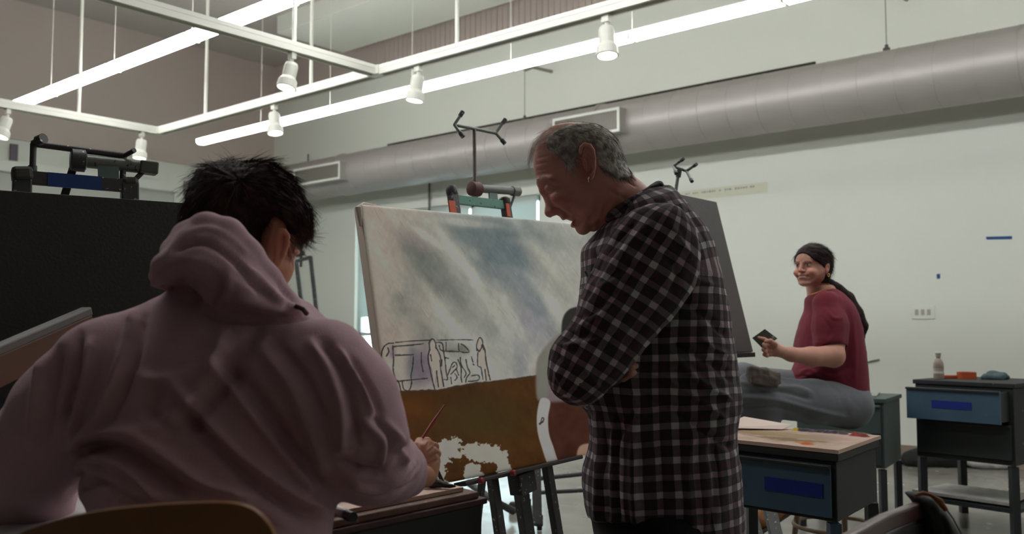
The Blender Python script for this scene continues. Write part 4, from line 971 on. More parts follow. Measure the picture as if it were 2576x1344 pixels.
# bentwood chair of the painter
Zc1 = 1.12
ch = thing('wooden_chair', 'varnished bent plywood chair back of the hooded painter, cut by the bottom edge', 'chair', np.array([*P(400, 1300, Zc1 + .15)[:2], 0]))
top = [(30, 1352), (70, 1333), (140, 1310), (230, 1290), (330, 1277), (430, 1269), (520, 1265), (580, 1267), (625, 1278), (655, 1298), (678, 1325), (688, 1350)]
tp = np.array([P(a, b, 1) for a, b in spline(top, 4, False)]); nT = len(tp)
xs_ = (tp[:, 0] - tp[:, 0].mean()); curve = 1 - (xs_ / abs(xs_).max()) ** 2
rows = []; nr = 10
T = np.array([P(a, b, Zc1 - .05 * cv) for (a, b), cv in zip(spline(top, 4, False), curve)])
for r in range(nr + 1):
    R = T.copy(); k = r / nr; R[:, 2] = T[:, 2] * (1 - k) + .50 * k; R[:, 1] += .05 * k; cxm = T[:, 0].mean(); R[:, 0] = cxm + (T[:, 0] - cxm) * (1 - .12 * k * k); rows.append(R)
front = np.array(rows); back = front + np.array([0, .013, 0]); back[0, :, 2] += 0
V = np.vstack([front.reshape(-1, 3), back.reshape(-1, 3)]); n1 = (nr + 1) * nT; f = []
for r in range(nr):
    for c in range(nT - 1):
        i = r * nT + c; f += [(i, i + nT, i + nT + 1, i + 1), (i + n1, i + 1 + n1, i + nT + 1 + n1, i + nT + n1)]
for c in range(nT - 1): f.append((c, c + 1, c + 1 + n1, c + n1)); i = nr * nT + c; f.append((i, i + n1, i + 1 + n1, i + 1))
for r in range(nr): i = r * nT; f.append((i, i + n1, i + nT + n1, i + nT)); i += nT - 1; f.append((i, i + nT, i + nT + n1, i + n1))
m_varn = mat('varnished_ply', (122, 78, 36), .3, var=.2, scale=5, spec=.6)
part('backrest', MB().add(V, f), m_varn, ch, smooth=True, bevel=.002)
sc_ = P(400, 1300, Zc1 + .3); sc_[2] = .46
g = Grid(sc_ + (-.24, -.24, -.04), sc_ + (.24, .24, .04), .012); g.u(np.maximum(np.abs(g.Z - .46) - .008, np.sqrt((g.X - sc_[0]) ** 4 + (g.Y - sc_[1]) ** 4) / .2 ** 1 - .2), 0)
part('seat', MB().lathe(sc_, [(.01, -.012), (.19, -.012), (.205, -.004), (.205, .006), (.19, .012), (.01, .008)], 28), m_varn, ch, smooth=True)
for sx in (-.17, .17):
    part('leg', MB().tube([sc_ + (sx, .15, -.01), np.array([sc_[0] + sx * 1.15, sc_[1] + .19, 0])], .012, 10), m_iron2, ch, smooth=True)
    part('leg', MB().tube([P(400, 1300, Zc1)[:3] * [1, 1, 0] + (sx, .04, .62), np.array([sc_[0] + sx * 1.1, sc_[1] - .17, .42]), np.array([sc_[0] + sx * 1.15, sc_[1] - .2, 0])], .012, 10), m_iron2, ch, smooth=True)
# dark chair at the lower right with a coat
m_mahog = mat('mahogany', (84, 54, 54), .28, var=.3, scale=8, spec=.7)
Zk = 1.5
cd = thing('wooden_chair', 'dark mahogany chair at lower right with a jacket hung on its back corner', 'chair', np.array([*P(2230, 1330, Zk)[:2], 0]))
a, b_ = P(2112, 1352, 1.32), P(2318, 1262, 1.62); d_ = nrm(b_ - a); up_ = nrm(UP - d_ * d_[2])
mb = MB(); rowp = []
for k, (u_, dz) in enumerate([(-.08, -.03), (-.06, -.012), (0, -.002), (.08, 0), (.5, .006), (.92, .002), (1.0, -.002), (1.03, -.015)]): rowp.append(a + (b_ - a) * u_ + UP * dz)
thk = nrm(np.cross(d_, UP)); thk = thk if thk[0] > 0 else -thk
V = []; f = []
for p in rowp:
    for s, z in ((-1, 0), (1, 0), (1, -1), (-1, -1)): V.append(p + thk * s * .009 + (np.array([0, 0, -.028]) if z else 0) * 1.0)
for i in range(len(rowp) - 1):
    for k in range(4): f.append((i * 4 + k, i * 4 + (k + 1) % 4, i * 4 + 4 + (k + 1) % 4, i * 4 + 4 + k))
f += [(3, 2, 1, 0), tuple(len(rowp) * 4 - 4 + k for k in range(4))]
part('top_rail', MB().add(V, f), m_mahog, cd, bevel=.004)
for u_ in (.02, .96): q = a + (b_ - a) * u_; part('back_post', MB().bar(q - UP * .05, np.array([q[0], q[1], 0]), .034, .034), m_mahog, cd, bevel=.004)
part('back_panel', MB().bar(a + (b_ - a) * .02 - UP * .2, a + (b_ - a) * .98 - UP * .2, .02, .34, up=UP), mat('chair_black', (22, 18, 18), .5), cd)
sn = -thk; 
mid = (a + b_) / 2; sq = [np.array([*(a + s * sn)[:2], .45]) if 0 else None for s in (0,)]
sq = [np.array([*(p + thk * s)[:2], .44]) for p, s in ((a, 0.01), (b_, 0.01), (b_, .42), (a, .42))]
part('seat', MB().prism(sq, UP * .03), m_mahog, cd, bevel=.005)
for p in (sq[2], sq[3]): part('leg', MB().bar(p + UP * .01, p * [1, 1, 0], .034, .034), m_mahog, cd, bevel=.004)
# jacket
jk = [(2296, 1250), (2312, 1243), (2332, 1245), (2352, 1256), (2374, 1276), (2396, 1306), (2415, 1340), (2440, 1420), (2380, 1440), (2300, 1440), (2330, 1360), (2326, 1310), (2316, 1275)]
pj = pxpoly(jk, 1.6, 4); g = Grid((pj[:, 0].min() - .03, 1.48, .62), (pj[:, 0].max() + .03, 1.76, pj[:, 1].max() + .02), .004)
g.u(g.inflate(pj, 1.62, .028, .05), 0); v, q = g.mesh(); v = folds(v, q, [([(2310, 1258), (2345, 1300), (2350, 1344)], 9, .006), ([(2330, 1252), (2372, 1300), (2392, 1344)], 8, .005), ([(2322, 1266), (2340, 1310), (2338, 1344)], 6, -.006), ([(2362, 1280), (2376, 1320), (2384, 1360)], 6, -.006)])
jo = solo('jacket', mb_of(v, q), mat('jacket_denim', (62, 64, 66), .85, var=.3, scale=30, bump=.2, bscale=220), P(2350, 1344, 1.62), 'dark grey jacket with orange trim draped over the corner of the mahogany chair', 'jacket', smooth=2)
part('orange_lining', MB().tube([P(2300, 1247, 1.565), P(2322, 1241, 1.565), P(2342, 1246, 1.56), P(2364, 1262, 1.56), P(2380, 1284, 1.56)], [.002, .004, .003, .006, .004], 8), mat('lining_orange', (140, 82, 40), .7), jo, smooth=True)
part('seam', MB().tube([P(2374, 1274, 1.56), P(2396, 1303, 1.56), P(2420, 1346, 1.56)], .0016, 6), mat('seam_pale', (120, 118, 112), .7), jo)
# ================================================================== people
m_skin = vcol_mat('skin', .55, bump=.06, bscale=260, spec=.35, sss=.12)
def skin_paint(o, v, base, spots=(), red=(150, 70, 60), na=.06):
    """v: positions; spots: (centre xyz, radius, display rgb, strength)"""
    c = np.stack(lin(np.tile(np.asarray(base, float)[:, None], (1, len(v)))), -1)
    c = c * (1 + na * 2 * fbm(v * 55)[:, None]) * (1 + na * fbm(v * 17)[:, None] * np.array([.4, 1.2, 1.2]))
    for ctr, r, rgb, a in spots:
        d = np.linalg.norm((v - np.asarray(ctr)) / np.asarray(r), axis=1); w = (np.exp(-d ** 2) * a)[:, None] if a <= 1 else (sstep(1.15, .85, d) * (a - 1))[:, None]
        c = c * (1 - w) + np.array(lin(rgb)) * w
    set_paint(o, np.clip(c, .002, .95)); return c
def strand_mesh(lines, r, n=3):
    V = []; Fq = []; b = 0
    for pts, rr in zip(lines, r if hasattr(r, '__len__') else [r] * len(lines)):
        pts = np.asarray(pts); m = len(pts); t = np.gradient(pts, axis=0); t /= np.linalg.norm(t, axis=1)[:, None] + 1e-9
        ref = np.array([.3, .5, .8]); x = np.cross(t, ref); x /= np.linalg.norm(x, axis=1)[:, None] + 1e-9; y = np.cross(t, x)
        w = rr * np.linspace(1, .25, m)
        for k in range(n):
            a = 2 * math.pi * k / n; V.append(pts + (x * math.cos(a) + y * math.sin(a)) * w[:, None])
        for k in range(n):
            k2 = (k + 1) % n
            for i in range(m - 1): Fq.append((b + k * m + i, b + k2 * m + i, b + k2 * m + i + 1, b + k * m + i + 1))
        b += n * m
    mb = MB(); mb.v = [np.vstack(V)]; mb.f = Fq; mb.m = [0] * len(Fq); mb.n = b; return mb
def grow(v, n, idx, fdir, length, lift, steps=6, curl=0, seed=0, jit=.25):
    r = np.random.default_rng(seed); out = []
    for i in idx:
        p = v[i].copy(); nn = n[i]; d = fdir(p) + r.normal(0, jit, 3); d = d - nn * np.dot(d, nn); d = nrm(d); L = length * r.uniform(.6, 1.25) / steps
        pts = [p - nn * .001]; up = lift * r.uniform(.3, 1.5); ph = r.uniform(0, 6)
        for s in range(steps):
            d2 = nrm(d + nn * up * (1 - 1.5 * s / steps) + curl * np.array([math.sin(ph + s * 1.1), math.cos(ph + s), math.sin(ph * 2 + s)]))
            p = p + d2 * L; pts.append(p.copy())
        out.append(pts)
    return out
def hair_mat(name, c1, c2, rough=.45):
    m = mat(name, c1, rough, var=0, spec=.16); nt = m.node_tree; N = nt.nodes; L = nt.links; b = N['Principled BSDF']
    tc = N.new('ShaderNodeTexCoord'); z = N.new('ShaderNodeTexNoise'); z.inputs['Scale'].default_value = 60; L.new(tc.outputs['Object'], z.inputs['Vector'])
    r = N.new('ShaderNodeValToRGB'); r.color_ramp.elements[0].position = .38; r.color_ramp.elements[1].position = .62; r.color_ramp.elements[0].color = (*lin(c1), 1); r.color_ramp.elements[1].color = (*lin(c2), 1)
    L.new(z.outputs['Fac'], r.inputs[0]); L.new(r.outputs[0], b.inputs['Base Color']); return m
def fabric(name, c, rough=.9, var=.1, bump=.18, sheen=.1):
    m = mat(name, c, rough, var=var, scale=9, bump=bump, bscale=420, sheen=sheen, spec=.2); return m

# ---- plaid flannel: stripes along both cloth directions
def plaid(name, P1=.037):
    m = bpy.data.materials.new(name); m.use_nodes = True; MATS[name] = m
    nt = m.node_tree; N = nt.nodes; L = nt.links; b = N['Principled BSDF']; uv = N.new('ShaderNodeUVMap'); sp = N.new('ShaderNodeSeparateXYZ'); L.new(uv.outputs[0], sp.inputs[0])
    def ramp(sock):
        d = N.new('ShaderNodeMath'); d.operation = 'DIVIDE'; d.inputs[1].default_value = P1 * 2; L.new(sock, d.inputs[0]); fr = N.new('ShaderNodeMath'); fr.operation = 'FRACT'; L.new(d.outputs[0], fr.inputs[0])
        r = N.new('ShaderNodeValToRGB'); r.color_ramp.interpolation = 'CONSTANT'; e = r.color_ramp.elements
        K_, R_, G_, G2 = (.25, .245, .26), (.34, .235, .265), (1, .985, .99), (.86, .74, .78)
        seq = [(0, K_), (.08, R_), (.17, K_), (.26, G_), (.455, K_), (.55, R_), (.70, K_), (.77, G2), (.94, K_)]
        e[0].position = 0; e[0].color = (*seq[0][1], 1); e[1].position = seq[1][0]; e[1].color = (*seq[1][1], 1)
        for p_, c_ in seq[2:]: q = e.new(p_); q.color = (*c_, 1)
        L.new(fr.outputs[0], r.inputs[0]); return r.outputs[0]
    a, c = ramp(sp.outputs[0]), ramp(sp.outputs[1])
    mx = N.new('ShaderNodeMix'); mx.data_type = 'RGBA'; mx.blend_type = 'MULTIPLY'; mx.inputs[0].default_value = 1; L.new(a, mx.inputs[6]); L.new(c, mx.inputs[7])
    ml = N.new('ShaderNodeMix'); ml.data_type = 'RGBA'; ml.blend_type = 'MULTIPLY'; ml.inputs[0].default_value = 1; ml.inputs[7].default_value = (.54, .52, .52, 1); L.new(mx.outputs[2], ml.inputs[6])
    # woven wear
    tc = N.new('ShaderNodeTexCoord'); z = N.new('ShaderNodeTexNoise'); z.inputs['Scale'].default_value = 9; z.inputs['Detail'].default_value = 6; L.new(tc.outputs['Object'], z.inputs['Vector'])
    mr = N.new('ShaderNodeMapRange'); mr.inputs[3].default_value = .7; mr.inputs[4].default_value = 1.3; L.new(z.outputs['Fac'], mr.inputs[0])
    m3 = N.new('ShaderNodeMix'); m3.data_type = 'RGBA'; m3.blend_type = 'MULTIPLY'; m3.inputs[0].default_value = 1; L.new(ml.outputs[2], m3.inputs[6]); L.new(mr.outputs[0], m3.inputs[7]); L.new(m3.outputs[2], b.inputs['Base Color'])
    b.inputs['Roughness'].default_value = .9; b.inputs['Specular IOR Level'].default_value = .15; b.inputs['Sheen Weight'].default_value = .08
    z2 = N.new('ShaderNodeTexNoise'); z2.inputs['Scale'].default_value = 300; L.new(tc.outputs['Object'], z2.inputs['Vector']); bp = N.new('ShaderNodeBump'); bp.inputs['Strength'].default_value = .2; bp.inputs['Distance'].default_value = .005; L.new(z2.outputs['Fac'], bp.inputs['Height']); L.new(bp.outputs[0], b.inputs['Normal'])
    return m
m_plaid = plaid('plaid_flannel')

# ------------------------------------------------------------------ the older man in the plaid shirt
ZM = 2.15
man = thing('person', 'grey-haired older man in a dark plaid shirt, arms crossed, looking down beside the painting', 'person', np.array([*P(1650, 1300, ZM)[:2], 0]))
def build_man():
    face = [(1347.6, 360), (1342, 398), (1343.6, 430), (1350, 451), (1352, 466), (1357, 480), (1367, 494), (1376, 508), (1386, 522), (1398, 536), (1408, 541), (1412.5, 548), (1421, 549.5), (1427, 553), (1431, 558), (1438, 559), (1445, 565), (1447, 572), (1449, 580), (1456, 588), (1467, 591.5), (1478, 588), (1486, 582), (1496, 583), (1512, 578)]
    rest = [(1525, 600), (1560, 640), (1640, 600), (1660, 520), (1625, 470), (1590, 440), (1572, 415), (1563, 385), (1543, 347), (1502, 319), (1450, 309), (1400, 314), (1366, 332)]
    pf = pxpoly(face + rest, ZM, 3)
    lo = (P(1325, 300, ZM)[0] - .01, ZM - .14, P(1500, 660, ZM)[2]); hi = (P(1665, 300, ZM)[0], ZM + .13, P(1400, 296, ZM)[2])
    g = Grid(lo, hi, .0024)
    xn, xf = P(1600, 400, ZM)[0], P(1360, 400, ZM)[0]
    Wf = lambda x, z: .064 + .015 * sstep(xf, P(1500, 400, ZM)[0], x) - .012 * sstep(P(1500, 400, ZM)[2], P(1500, 580, ZM)[2], z) * sstep(P(1560, 0, ZM)[0], P(1480, 0, ZM)[0], x)
    g.u(g.inflate(pf, ZM, .088, Wf), 0)
    nose = [(1362, 482), (1368, 494), (1371, 505), (1372, 514), (1370, 526), (1369.5, 536), (1373, 543), (1380, 547), (1387, 547), (1393, 542), (1399, 538), (1410, 541), (1420, 525), (1400, 500)]
    g.u(g.inflate(pxpoly(nose, ZM, 4), ZM, .02, .017), .012)
    for s in (-1, 1):
        g.u(g.ell(P(1391, 533, ZM) + (0, s * .014, 0), (.011, .007, .009)), .006)                       # nostril wings
        g.cut(g.ell(P(1371, 478, ZM) + (0, s * .036, 0), (.016, .017, .012)), .012)                    # eye hollows
        g.u(g.ell(P(1382, 479, ZM) + (0, s * .032, 0), (.013, .0125, .0105)), .006)                      # lids
        g.u(g.cap(P(1358, 458, ZM) + (0, s * .012, 0), P(1386, 458, ZM) + (0, s * .050, 0), .006, .005), .012)  # brow
        g.u(g.ell(P(1410, 503, ZM) + (0, s * .044, 0), (.026, .018, .018)), .015)                      # cheek
        # ear
        ys = s * .081
        for a, b_ in zip([(1453, 402), (1455, 389), (1464, 381), (1476, 384), (1484, 396), (1487, 415), (1487, 436), (1484, 452)], [(1455, 389), (1464, 381), (1476, 384), (1484, 396), (1487, 415), (1487, 436), (1484, 452), (1480, 462)]):
            g.u(g.cap(P(*a, ZM) + (0, ys * 1.06, 0), P(*b_, ZM) + (0, ys * 1.06, 0), .0042, .0042), .003)
        g.u(g.ell(P(1473, 414, ZM) + (0, ys * .97, 0), (.013, .010, .030)), .004); g.u(g.ell(P(1480, 456, ZM) + (0, ys, 0), (.006, .005, .009)), .004)
        g.cut(g.ell(P(1472, 420, ZM) + (0, s * .093, 0), (.008, .008, .016)), .004); g.u(g.cap(P(1462, 412, ZM) + (0, s * .085, 0), P(1470, 444, ZM) + (0, s * .084, 0), .004, .004), .004)
    # lips and mouth line, neck sides
    g.u(g.cap(P(1418, 548, ZM) + (0, -.014, 0), P(1418, 548, ZM) + (0, .014, 0), .005, .005), .006); g.u(g.cap(P(1442, 566, ZM) + (0, -.013, 0), P(1442, 566, ZM) + (0, .013, 0), .006, .006), .006)
    g.cut(g.ell(P(1430, 556, ZM), (.013, .022, .0035)), .003)
    v1, q1 = g.mesh(1)
    v1 = folds(v1, q1, [(a_, b_, c_ * 1.5) for a_, b_, c_ in [([(1392, 522), (1406, 527), (1424, 540), (1436, 556)], 3.2, -.0035), ([(1400, 540), (1416, 530)], 6, .001), ([(1362, 483), (1375, 487), (1390, 485)], 2, -.002), ([(1392, 480), (1404, 474)], 1.8, -.0012), ([(1393, 485), (1408, 484)], 1.8, -.0012), ([(1392, 489), (1404, 494)], 1.8, -.001),
        ([(1358, 452), (1374, 446), (1396, 454)], 5, .002), ([(1348, 430), (1380, 424)], 2.4, -.0008), ([(1346, 415), (1376, 408)], 2.4, -.0008), ([(1405, 500), (1436, 508)], 12, .003), ([(1440, 520), (1470, 500), (1486, 470)], 12, -.003), ([(1460, 575), (1500, 550), (1520, 500)], 8, .003),
        ([(1438, 562), (1450, 552)], 3, -.002), ([(1415, 440), (1430, 460)], 16, -.003), ([(1530, 480), (1570, 500), (1600, 520)], 6, -.002), ([(1500, 560), (1540, 520), (1560, 470)], 10, .003), ([(1570, 450), (1600, 470)], 3, -.002), ([(1400, 518), (1420, 524), (1440, 540)], 5, .0016), ([(1396, 470), (1412, 464)], 1.8, -.001), ([(1350, 400), (1380, 392)], 2.4, -.0007), ([(1470, 396), (1478, 410), (1476, 436)], 2.4, -.002)]])
    # trunk, arms, hands and legs inside the clothes
    g2 = Grid((P(1370, 0, 2)[0] - .05, ZM - .3, 0.0), (P(1860, 0, 2.3)[0] + .03, ZM + .3, P(0, 520, ZM)[2]), .008)
    c = lambda x, y, d=0: P(x, y, ZM + d)
    g2.u(g2.cap(c(1600, 560), c(1600, 640), .062, .08), 0); g2.u(g2.ell(c(1655, 700), (.12, .17, .22)), .05); g2.u(g2.ell(c(1660, 1000), (.13, .15, .25)), .06); g2.u(g2.ell(c(1665, 1230), (.11, .14, .14)), .05)
    g2.chain([c(1650, 590, -.15), c(1458, 920, -.185), c(1500, 925, -.12)], [.045, .026, .026], .02); g2.chain([c(1650, 590, .17), c(1470, 930, .15), c(1515, 935, -.06)], [.055, .04, .03], .03)
    for s in (-.09, .09): g2.chain([c(1670, 1345, s), np.array([c(1640, 1300, s)[0], ZM + s, .5]), np.array([c(1680, 1300, s)[0], ZM + s, .09])], [.07, .055, .038], .03)
    v2, q2 = g2.mesh(2)
    # fingers of the far hand showing under the near arm
    g3 = Grid(P(1545, 965, ZM - .3) - (0.02, .0, .05), P(1612, 880, ZM - .3) + (.02, .16, .01), .0022)
    F0 = [((1554, 922), (1577, 899), (1589, 892)), ((1561, 932), (1584, 911), (1596, 905)), ((1566, 943), (1589, 926), (1600, 921)), ((1568, 953), (1587, 941), (1596, 938))]
    dz = -.200
    for k, (a, b_, e_) in enumerate(F0): g3.chain([P(*a, ZM + dz + .02), P(*b_, ZM + dz - .004), P(*e_, ZM + dz + .012)], [.0078, .0072, .0062], .002, .001)
    g3.u(g3.ell(P(1546, 950, ZM + dz + .055), (.026, .02, .022)), .008)
    v3, q3 = g3.mesh(1)
    v3 = folds(v3, q3, [([(1562, 924), (1582, 905), (1594, 898)], 1.6, -.003), ([(1568, 935), (1588, 919), (1599, 913)], 1.6, -.003), ([(1570, 946), (1589, 934), (1598, 930)], 1.6, -.003)])
    mb = merge((v1, q1), (v2, q2), (v3, q3)); o = part('body', mb, m_skin, man, smooth=2)
    V = mb.arr(); sp = []
    pm = lambda x, y, d=-.07: P(x, y, ZM + d)
    sp += [(pm(1430, 350, 0), (.05, .12, .03), (196, 140, 120), .5), (pm(1385, 535), (.025, .06, .03), (172, 92, 80), .5), (pm(1410, 505), (.03, .04, .02), (176, 96, 84), .5), (pm(1475, 420), (.02, .03, .045), (170, 84, 74), .6), (pm(1560, 520), (.06, .1, .04), (168, 88, 72), .4),
           (pm(1376, 483), (.013, .03, .004), (84, 50, 44), .7), (pm(1374, 452), (.022, .03, .005), (120, 100, 92), .55), (pm(1430, 556, 0), (.014, .03, .0028), (70, 30, 28), .8), (pm(1427, 556, 0), (.006, .02, .0022), (220, 214, 200), .7)]
    skin_paint(o, V, (204, 150, 138), sp)
    # grey shadow of cropped hair painted in the scalp skin
    return v1, q1
mv, mq = build_man()
def in_px(v, pts, soft=4): return sstep(-soft, soft, poly_sdf(proj(v)[:, 0], proj(v)[:, 1], spline(pts, 4)))
HM = [(1374, 362), (1400, 338), (1440, 322), (1490, 315), (1540, 342), (1566, 385), (1577, 430), (1580, 452), (1556, 462), (1530, 455), (1506, 440), (1496, 425), (1492, 398), (1484, 380), (1466, 372), (1450, 380), (1446, 402), (1440, 425), (1430, 442), (1420, 432), (1410, 410), (1398, 400), (1388, 396), (1376, 384)]
def man_hair():
    # both sides of the skull: keep the region by its outline seen from the side
    n = vnormals(mv, mq); p = proj(np.stack([mv[:, 0], np.full(len(mv), ZM), mv[:, 2]], -1))
    w = sstep(-6, 6, poly_sdf(p[:, 0], p[:, 1], spline(HM, 4)))
    w = w * (np.abs(mv[:, 1] - ZM) > .0) * sstep(.088, .082, np.abs(mv[:, 1] - ZM))
    hv = mv + n * (w * .004 * (1 + .5 * fbm(mv * 160)) - .0012)[:, None]
    keep = (w[mq].min(1) > .25); fq = mq[keep]; used = np.unique(fq); rm = -np.ones(len(mv), int); rm[used] = np.arange(len(used))
    hc = part('hair', mb_of(hv[used], rm[fq]), hair_mat('hair_grey', (134, 128, 122), (184, 178, 170)), man, smooth=2)
    r = np.random.default_rng(5); cand = np.where(w > .35)[0]; idx = r.choice(cand, 5200); cr = P(1500, 325, ZM)
    def fd(p_):
        q = proj(p_); d = np.array([q[0] - 1405, q[1] - 300]); return np.array([.55 + d[0] * .002, 0, -(d[1] * .006 + .25)]) + np.array([0, np.sign(p_[1] - ZM) * .25, 0])
    ls = grow(mv, n, idx, fd, .022, .30, 5, .08, 3, .35)
    ms = (hair_mat('hair_silver', (176, 170, 162), (222, 216, 208), .4), hair_mat('hair_dark_grey', (88, 82, 78), (138, 131, 124), .4))
    part('hair_strands', strand_mesh(ls[:2900], .00035), ms[0], hc); part('hair_strands', strand_mesh(ls[2900:], .00035), ms[1], hc)
    # thin top and the curling forelock
    top = np.where((in_px(mv, [(1345, 380), (1352, 350), (1380, 322), (1440, 305), (1500, 312), (1500, 330), (1420, 335), (1385, 352), (1368, 385)], 2) > .5) & (n[:, 2] > -.2))[0]
    ls = grow(mv, n, r.choice(top, 200), lambda p_: np.array([-.9, 0, -.25]), .035, .16, 6, .1, 9, .3)
    for k in range(70):
        s = r.uniform(0, 1); a = P(1395 - 30 * s + r.normal(0, 5), 318 + 22 * s + r.normal(0, 3), ZM + r.uniform(-.045, .045)); wv = r.normal(0, 4, 2)
        b_ = P(1352 - 10 * s + wv[0] + r.normal(0, 4), 352 + 18 * s, a[1] + r.normal(0, .006)); c_ = P(1330 + 10 * r.random() + wv[0] * .6, 396 + 14 * r.random(), a[1] + r.normal(0, .008)); d_ = P(1326 + r.normal(4, 5), 420 + r.normal(0, 6), a[1] + r.normal(0, .008)); e_ = P(1338 + r.normal(0, 5), 442 + r.normal(0, 6), a[1] + r.normal(0, .008))
        q = [a, b_, c_, d_, e_][: r.integers(3, 6)]; ls.append(spline(q, 5, False))
    part('hair_strands', strand_mesh(ls, .00034), ms[0], hc)
    br = []
    for k in range(90):
        u = r.random(); a = P(1353 + 34 * u, 457 - 10 * math.sin(u * 3), ZM - .02 - .034 * u); br.append([a, a + (r.normal(-.001, .003), -.003, .003), a + (r.normal(.004, .003), -.005, .002)])
    part('eyebrow', strand_mesh(br, .0003), ms[1], man)
man_hair()
part('earring', MB().tube([P(1481, 446, ZM - .094), P(1479, 452, ZM - .097), P(1480, 459, ZM - .095), P(1482, 463, ZM - .092)], .0016, 8), mat('earring_silver', (200, 190, 170), .2, metal=1), man, smooth=True)

def cyl_uv(v, axis_pts, r, tw=0):
    """cloth coordinates around a bent axis (points ordered from top)"""
    a = np.asarray(axis_pts, float); best = np.full(len(v), 1e9); S = np.zeros(len(v)); ANG = np.zeros(len(v)); acc = 0
    for i in range(len(a) - 1):
        d = a[i + 1] - a[i]; L = np.linalg.norm(d); d = d / L; t = (v - a[i]) @ d; tc_ = np.clip(t, 0, L) if 0 < i < len(a) - 2 else (np.clip(t, -9, L) if i == 0 and len(a) > 2 else (np.clip(t, 0, 9) if len(a) > 2 else t))
        q = v - a[i] - d * tc_[:, None]; dist = np.linalg.norm(q, axis=1); x = nrm(np.cross(d, (0, 1, 0))); y = np.cross(d, x)
        w = dist < best; best[w] = dist[w]; S[w] = acc + tc_[w]; ANG[w] = np.arctan2((q @ y)[w], (q @ x)[w]); acc += L
    return np.stack([ANG * r, S], -1)
def shirt():
    torso = [(1508, 572), (1488, 603), (1464, 630), (1464, 690), (1456, 760), (1442, 830), (1438, 950), (1452, 1010), (1478, 1045), (1483, 1120), (1468, 1180), (1468, 1250), (1478, 1330), (1480, 1500), (1560, 1540), (1700, 1540), (1880, 1520), (1868, 1362), (1860, 1200), (1851, 1080), (1859, 1010), (1846, 900), (1828, 790), (1808, 690), (1782, 600), (1734, 532), (1696, 488), (1668, 470), (1600, 486), (1545, 540)]
    pf = pxpoly(torso, ZM, 4)
    g = Grid((pf[:, 0].min() - .03, ZM - .27, pf[:, 1].min() - .02), (pf[:, 0].max() + .03, ZM + .27, pf[:, 1].max() + .02), .0055)
    zs_, zw = P(0, 620, ZM)[2], P(0, 900, ZM)[2]
    g.u(g.inflate(pf, ZM, .13, lambda x, z: .175 + .03 * sstep(zw, zs_, z)), 0)
    hx_ = np.array([P(a, b_, ZM - .1) for a, b_ in ((1440, 1326), (1478, 1322), (1560, 1304), (1660, 1286), (1700, 1310), (1740, 1372), (1900, 1400))]); g.D = np.maximum(g.D, (np.interp(g.x2, hx_[:, 0], hx_[:, 2])[:, None, :] - g.Z).astype(np.float32))
    v, q = g.mesh(2)
    fl = [([(1560, 960), (1640, 940), (1720, 980), (1830, 1060)], 9, .006), ([(1580, 990), (1660, 1010), (1760, 1080), (1850, 1130)], 9, -.006), ([(1700, 900), (1760, 960), (1845, 1010)], 8, .007), ([(1690, 860), (1760, 900), (1840, 940)], 8, -.006), ([(1720, 760), (1780, 800), (1830, 850)], 9, -.005), ([(1740, 700), (1800, 720)], 8, .004),
          ([(1560, 1040), (1548, 1150), (1556, 1330)], 12, -.008), ([(1600, 1060), (1592, 1180), (1600, 1330)], 11, .007), ([(1500, 1040), (1506, 1150), (1500, 1330)], 10, .006), ([(1530, 1060), (1524, 1200), (1530, 1330)], 8, -.006), ([(1660, 1080), (1668, 1200), (1660, 1330)], 12, -.005), ([(1740, 1090), (1730, 1200), (1744, 1340)], 12, .006), ([(1790, 1100), (1800, 1220), (1790, 1340)], 10, -.006),
          ([(1480, 660), (1500, 760), (1470, 830)], 7, .005), ([(1500, 640), (1530, 720)], 6, -.004), ([(1780, 620), (1760, 560), (1710, 510)], 6, .003), ([(1640, 1000), (1600, 1030), (1560, 1100)], 9, -.006), ([(1840, 900), (1800, 880), (1760, 850)], 7, .005), ([(1845, 960), (1800, 930)], 6, -.005)]
    fl = [(a_, b_ * .8, c_ * 1.7) for a_, b_, c_ in fl]; v = relax(folds(v, q, fl), q, 1); v += vnormals(v, q) * (.0055 * fbm(v * np.array([14, 14, 9])) + .002 * fbm(v * 40))[:, None]
    ax = [P(1610, 560, ZM), P(1650, 700, ZM), P(1650, 1000, ZM), P(1668, 1360, ZM)]
    uv = cyl_uv(v, ax, .165); uv += .006 * np.stack([fbm(v * 7), fbm(v * 7 + 5)], -1)
    sh = part('shirt', mb_of(v, q, uv), m_plaid, man, smooth=2)
    # sleeves
    Zs = ZM - .19
    sl = [(1566, 556), (1600, 524), (1650, 508), (1700, 516), (1742, 560), (1762, 630), (1752, 700), (1716, 770), (1660, 838), (1600, 905), (1556, 960), (1512, 1000), (1470, 1024), (1432, 1012), (1400, 972), (1386, 930), (1384, 885), (1402, 850), (1440, 800), (1462, 745), (1492, 670), (1532, 596)]
    ps = pxpoly(sl, Zs, 4); g = Grid((ps[:, 0].min() - .03, Zs - .12, ps[:, 1].min() - .03), (ps[:, 0].max() + .03, Zs + .17, ps[:, 1].max() + .03), .0045)
    g.u(g.inflate(ps, Zs, .085, .068), 0); g.chain([P(1432, 950, Zs), P(1480, 930, Zs + .08), P(1540, 900, Zs + .12)], [.045, .045, .04], .03)
    v, q = g.mesh(2)
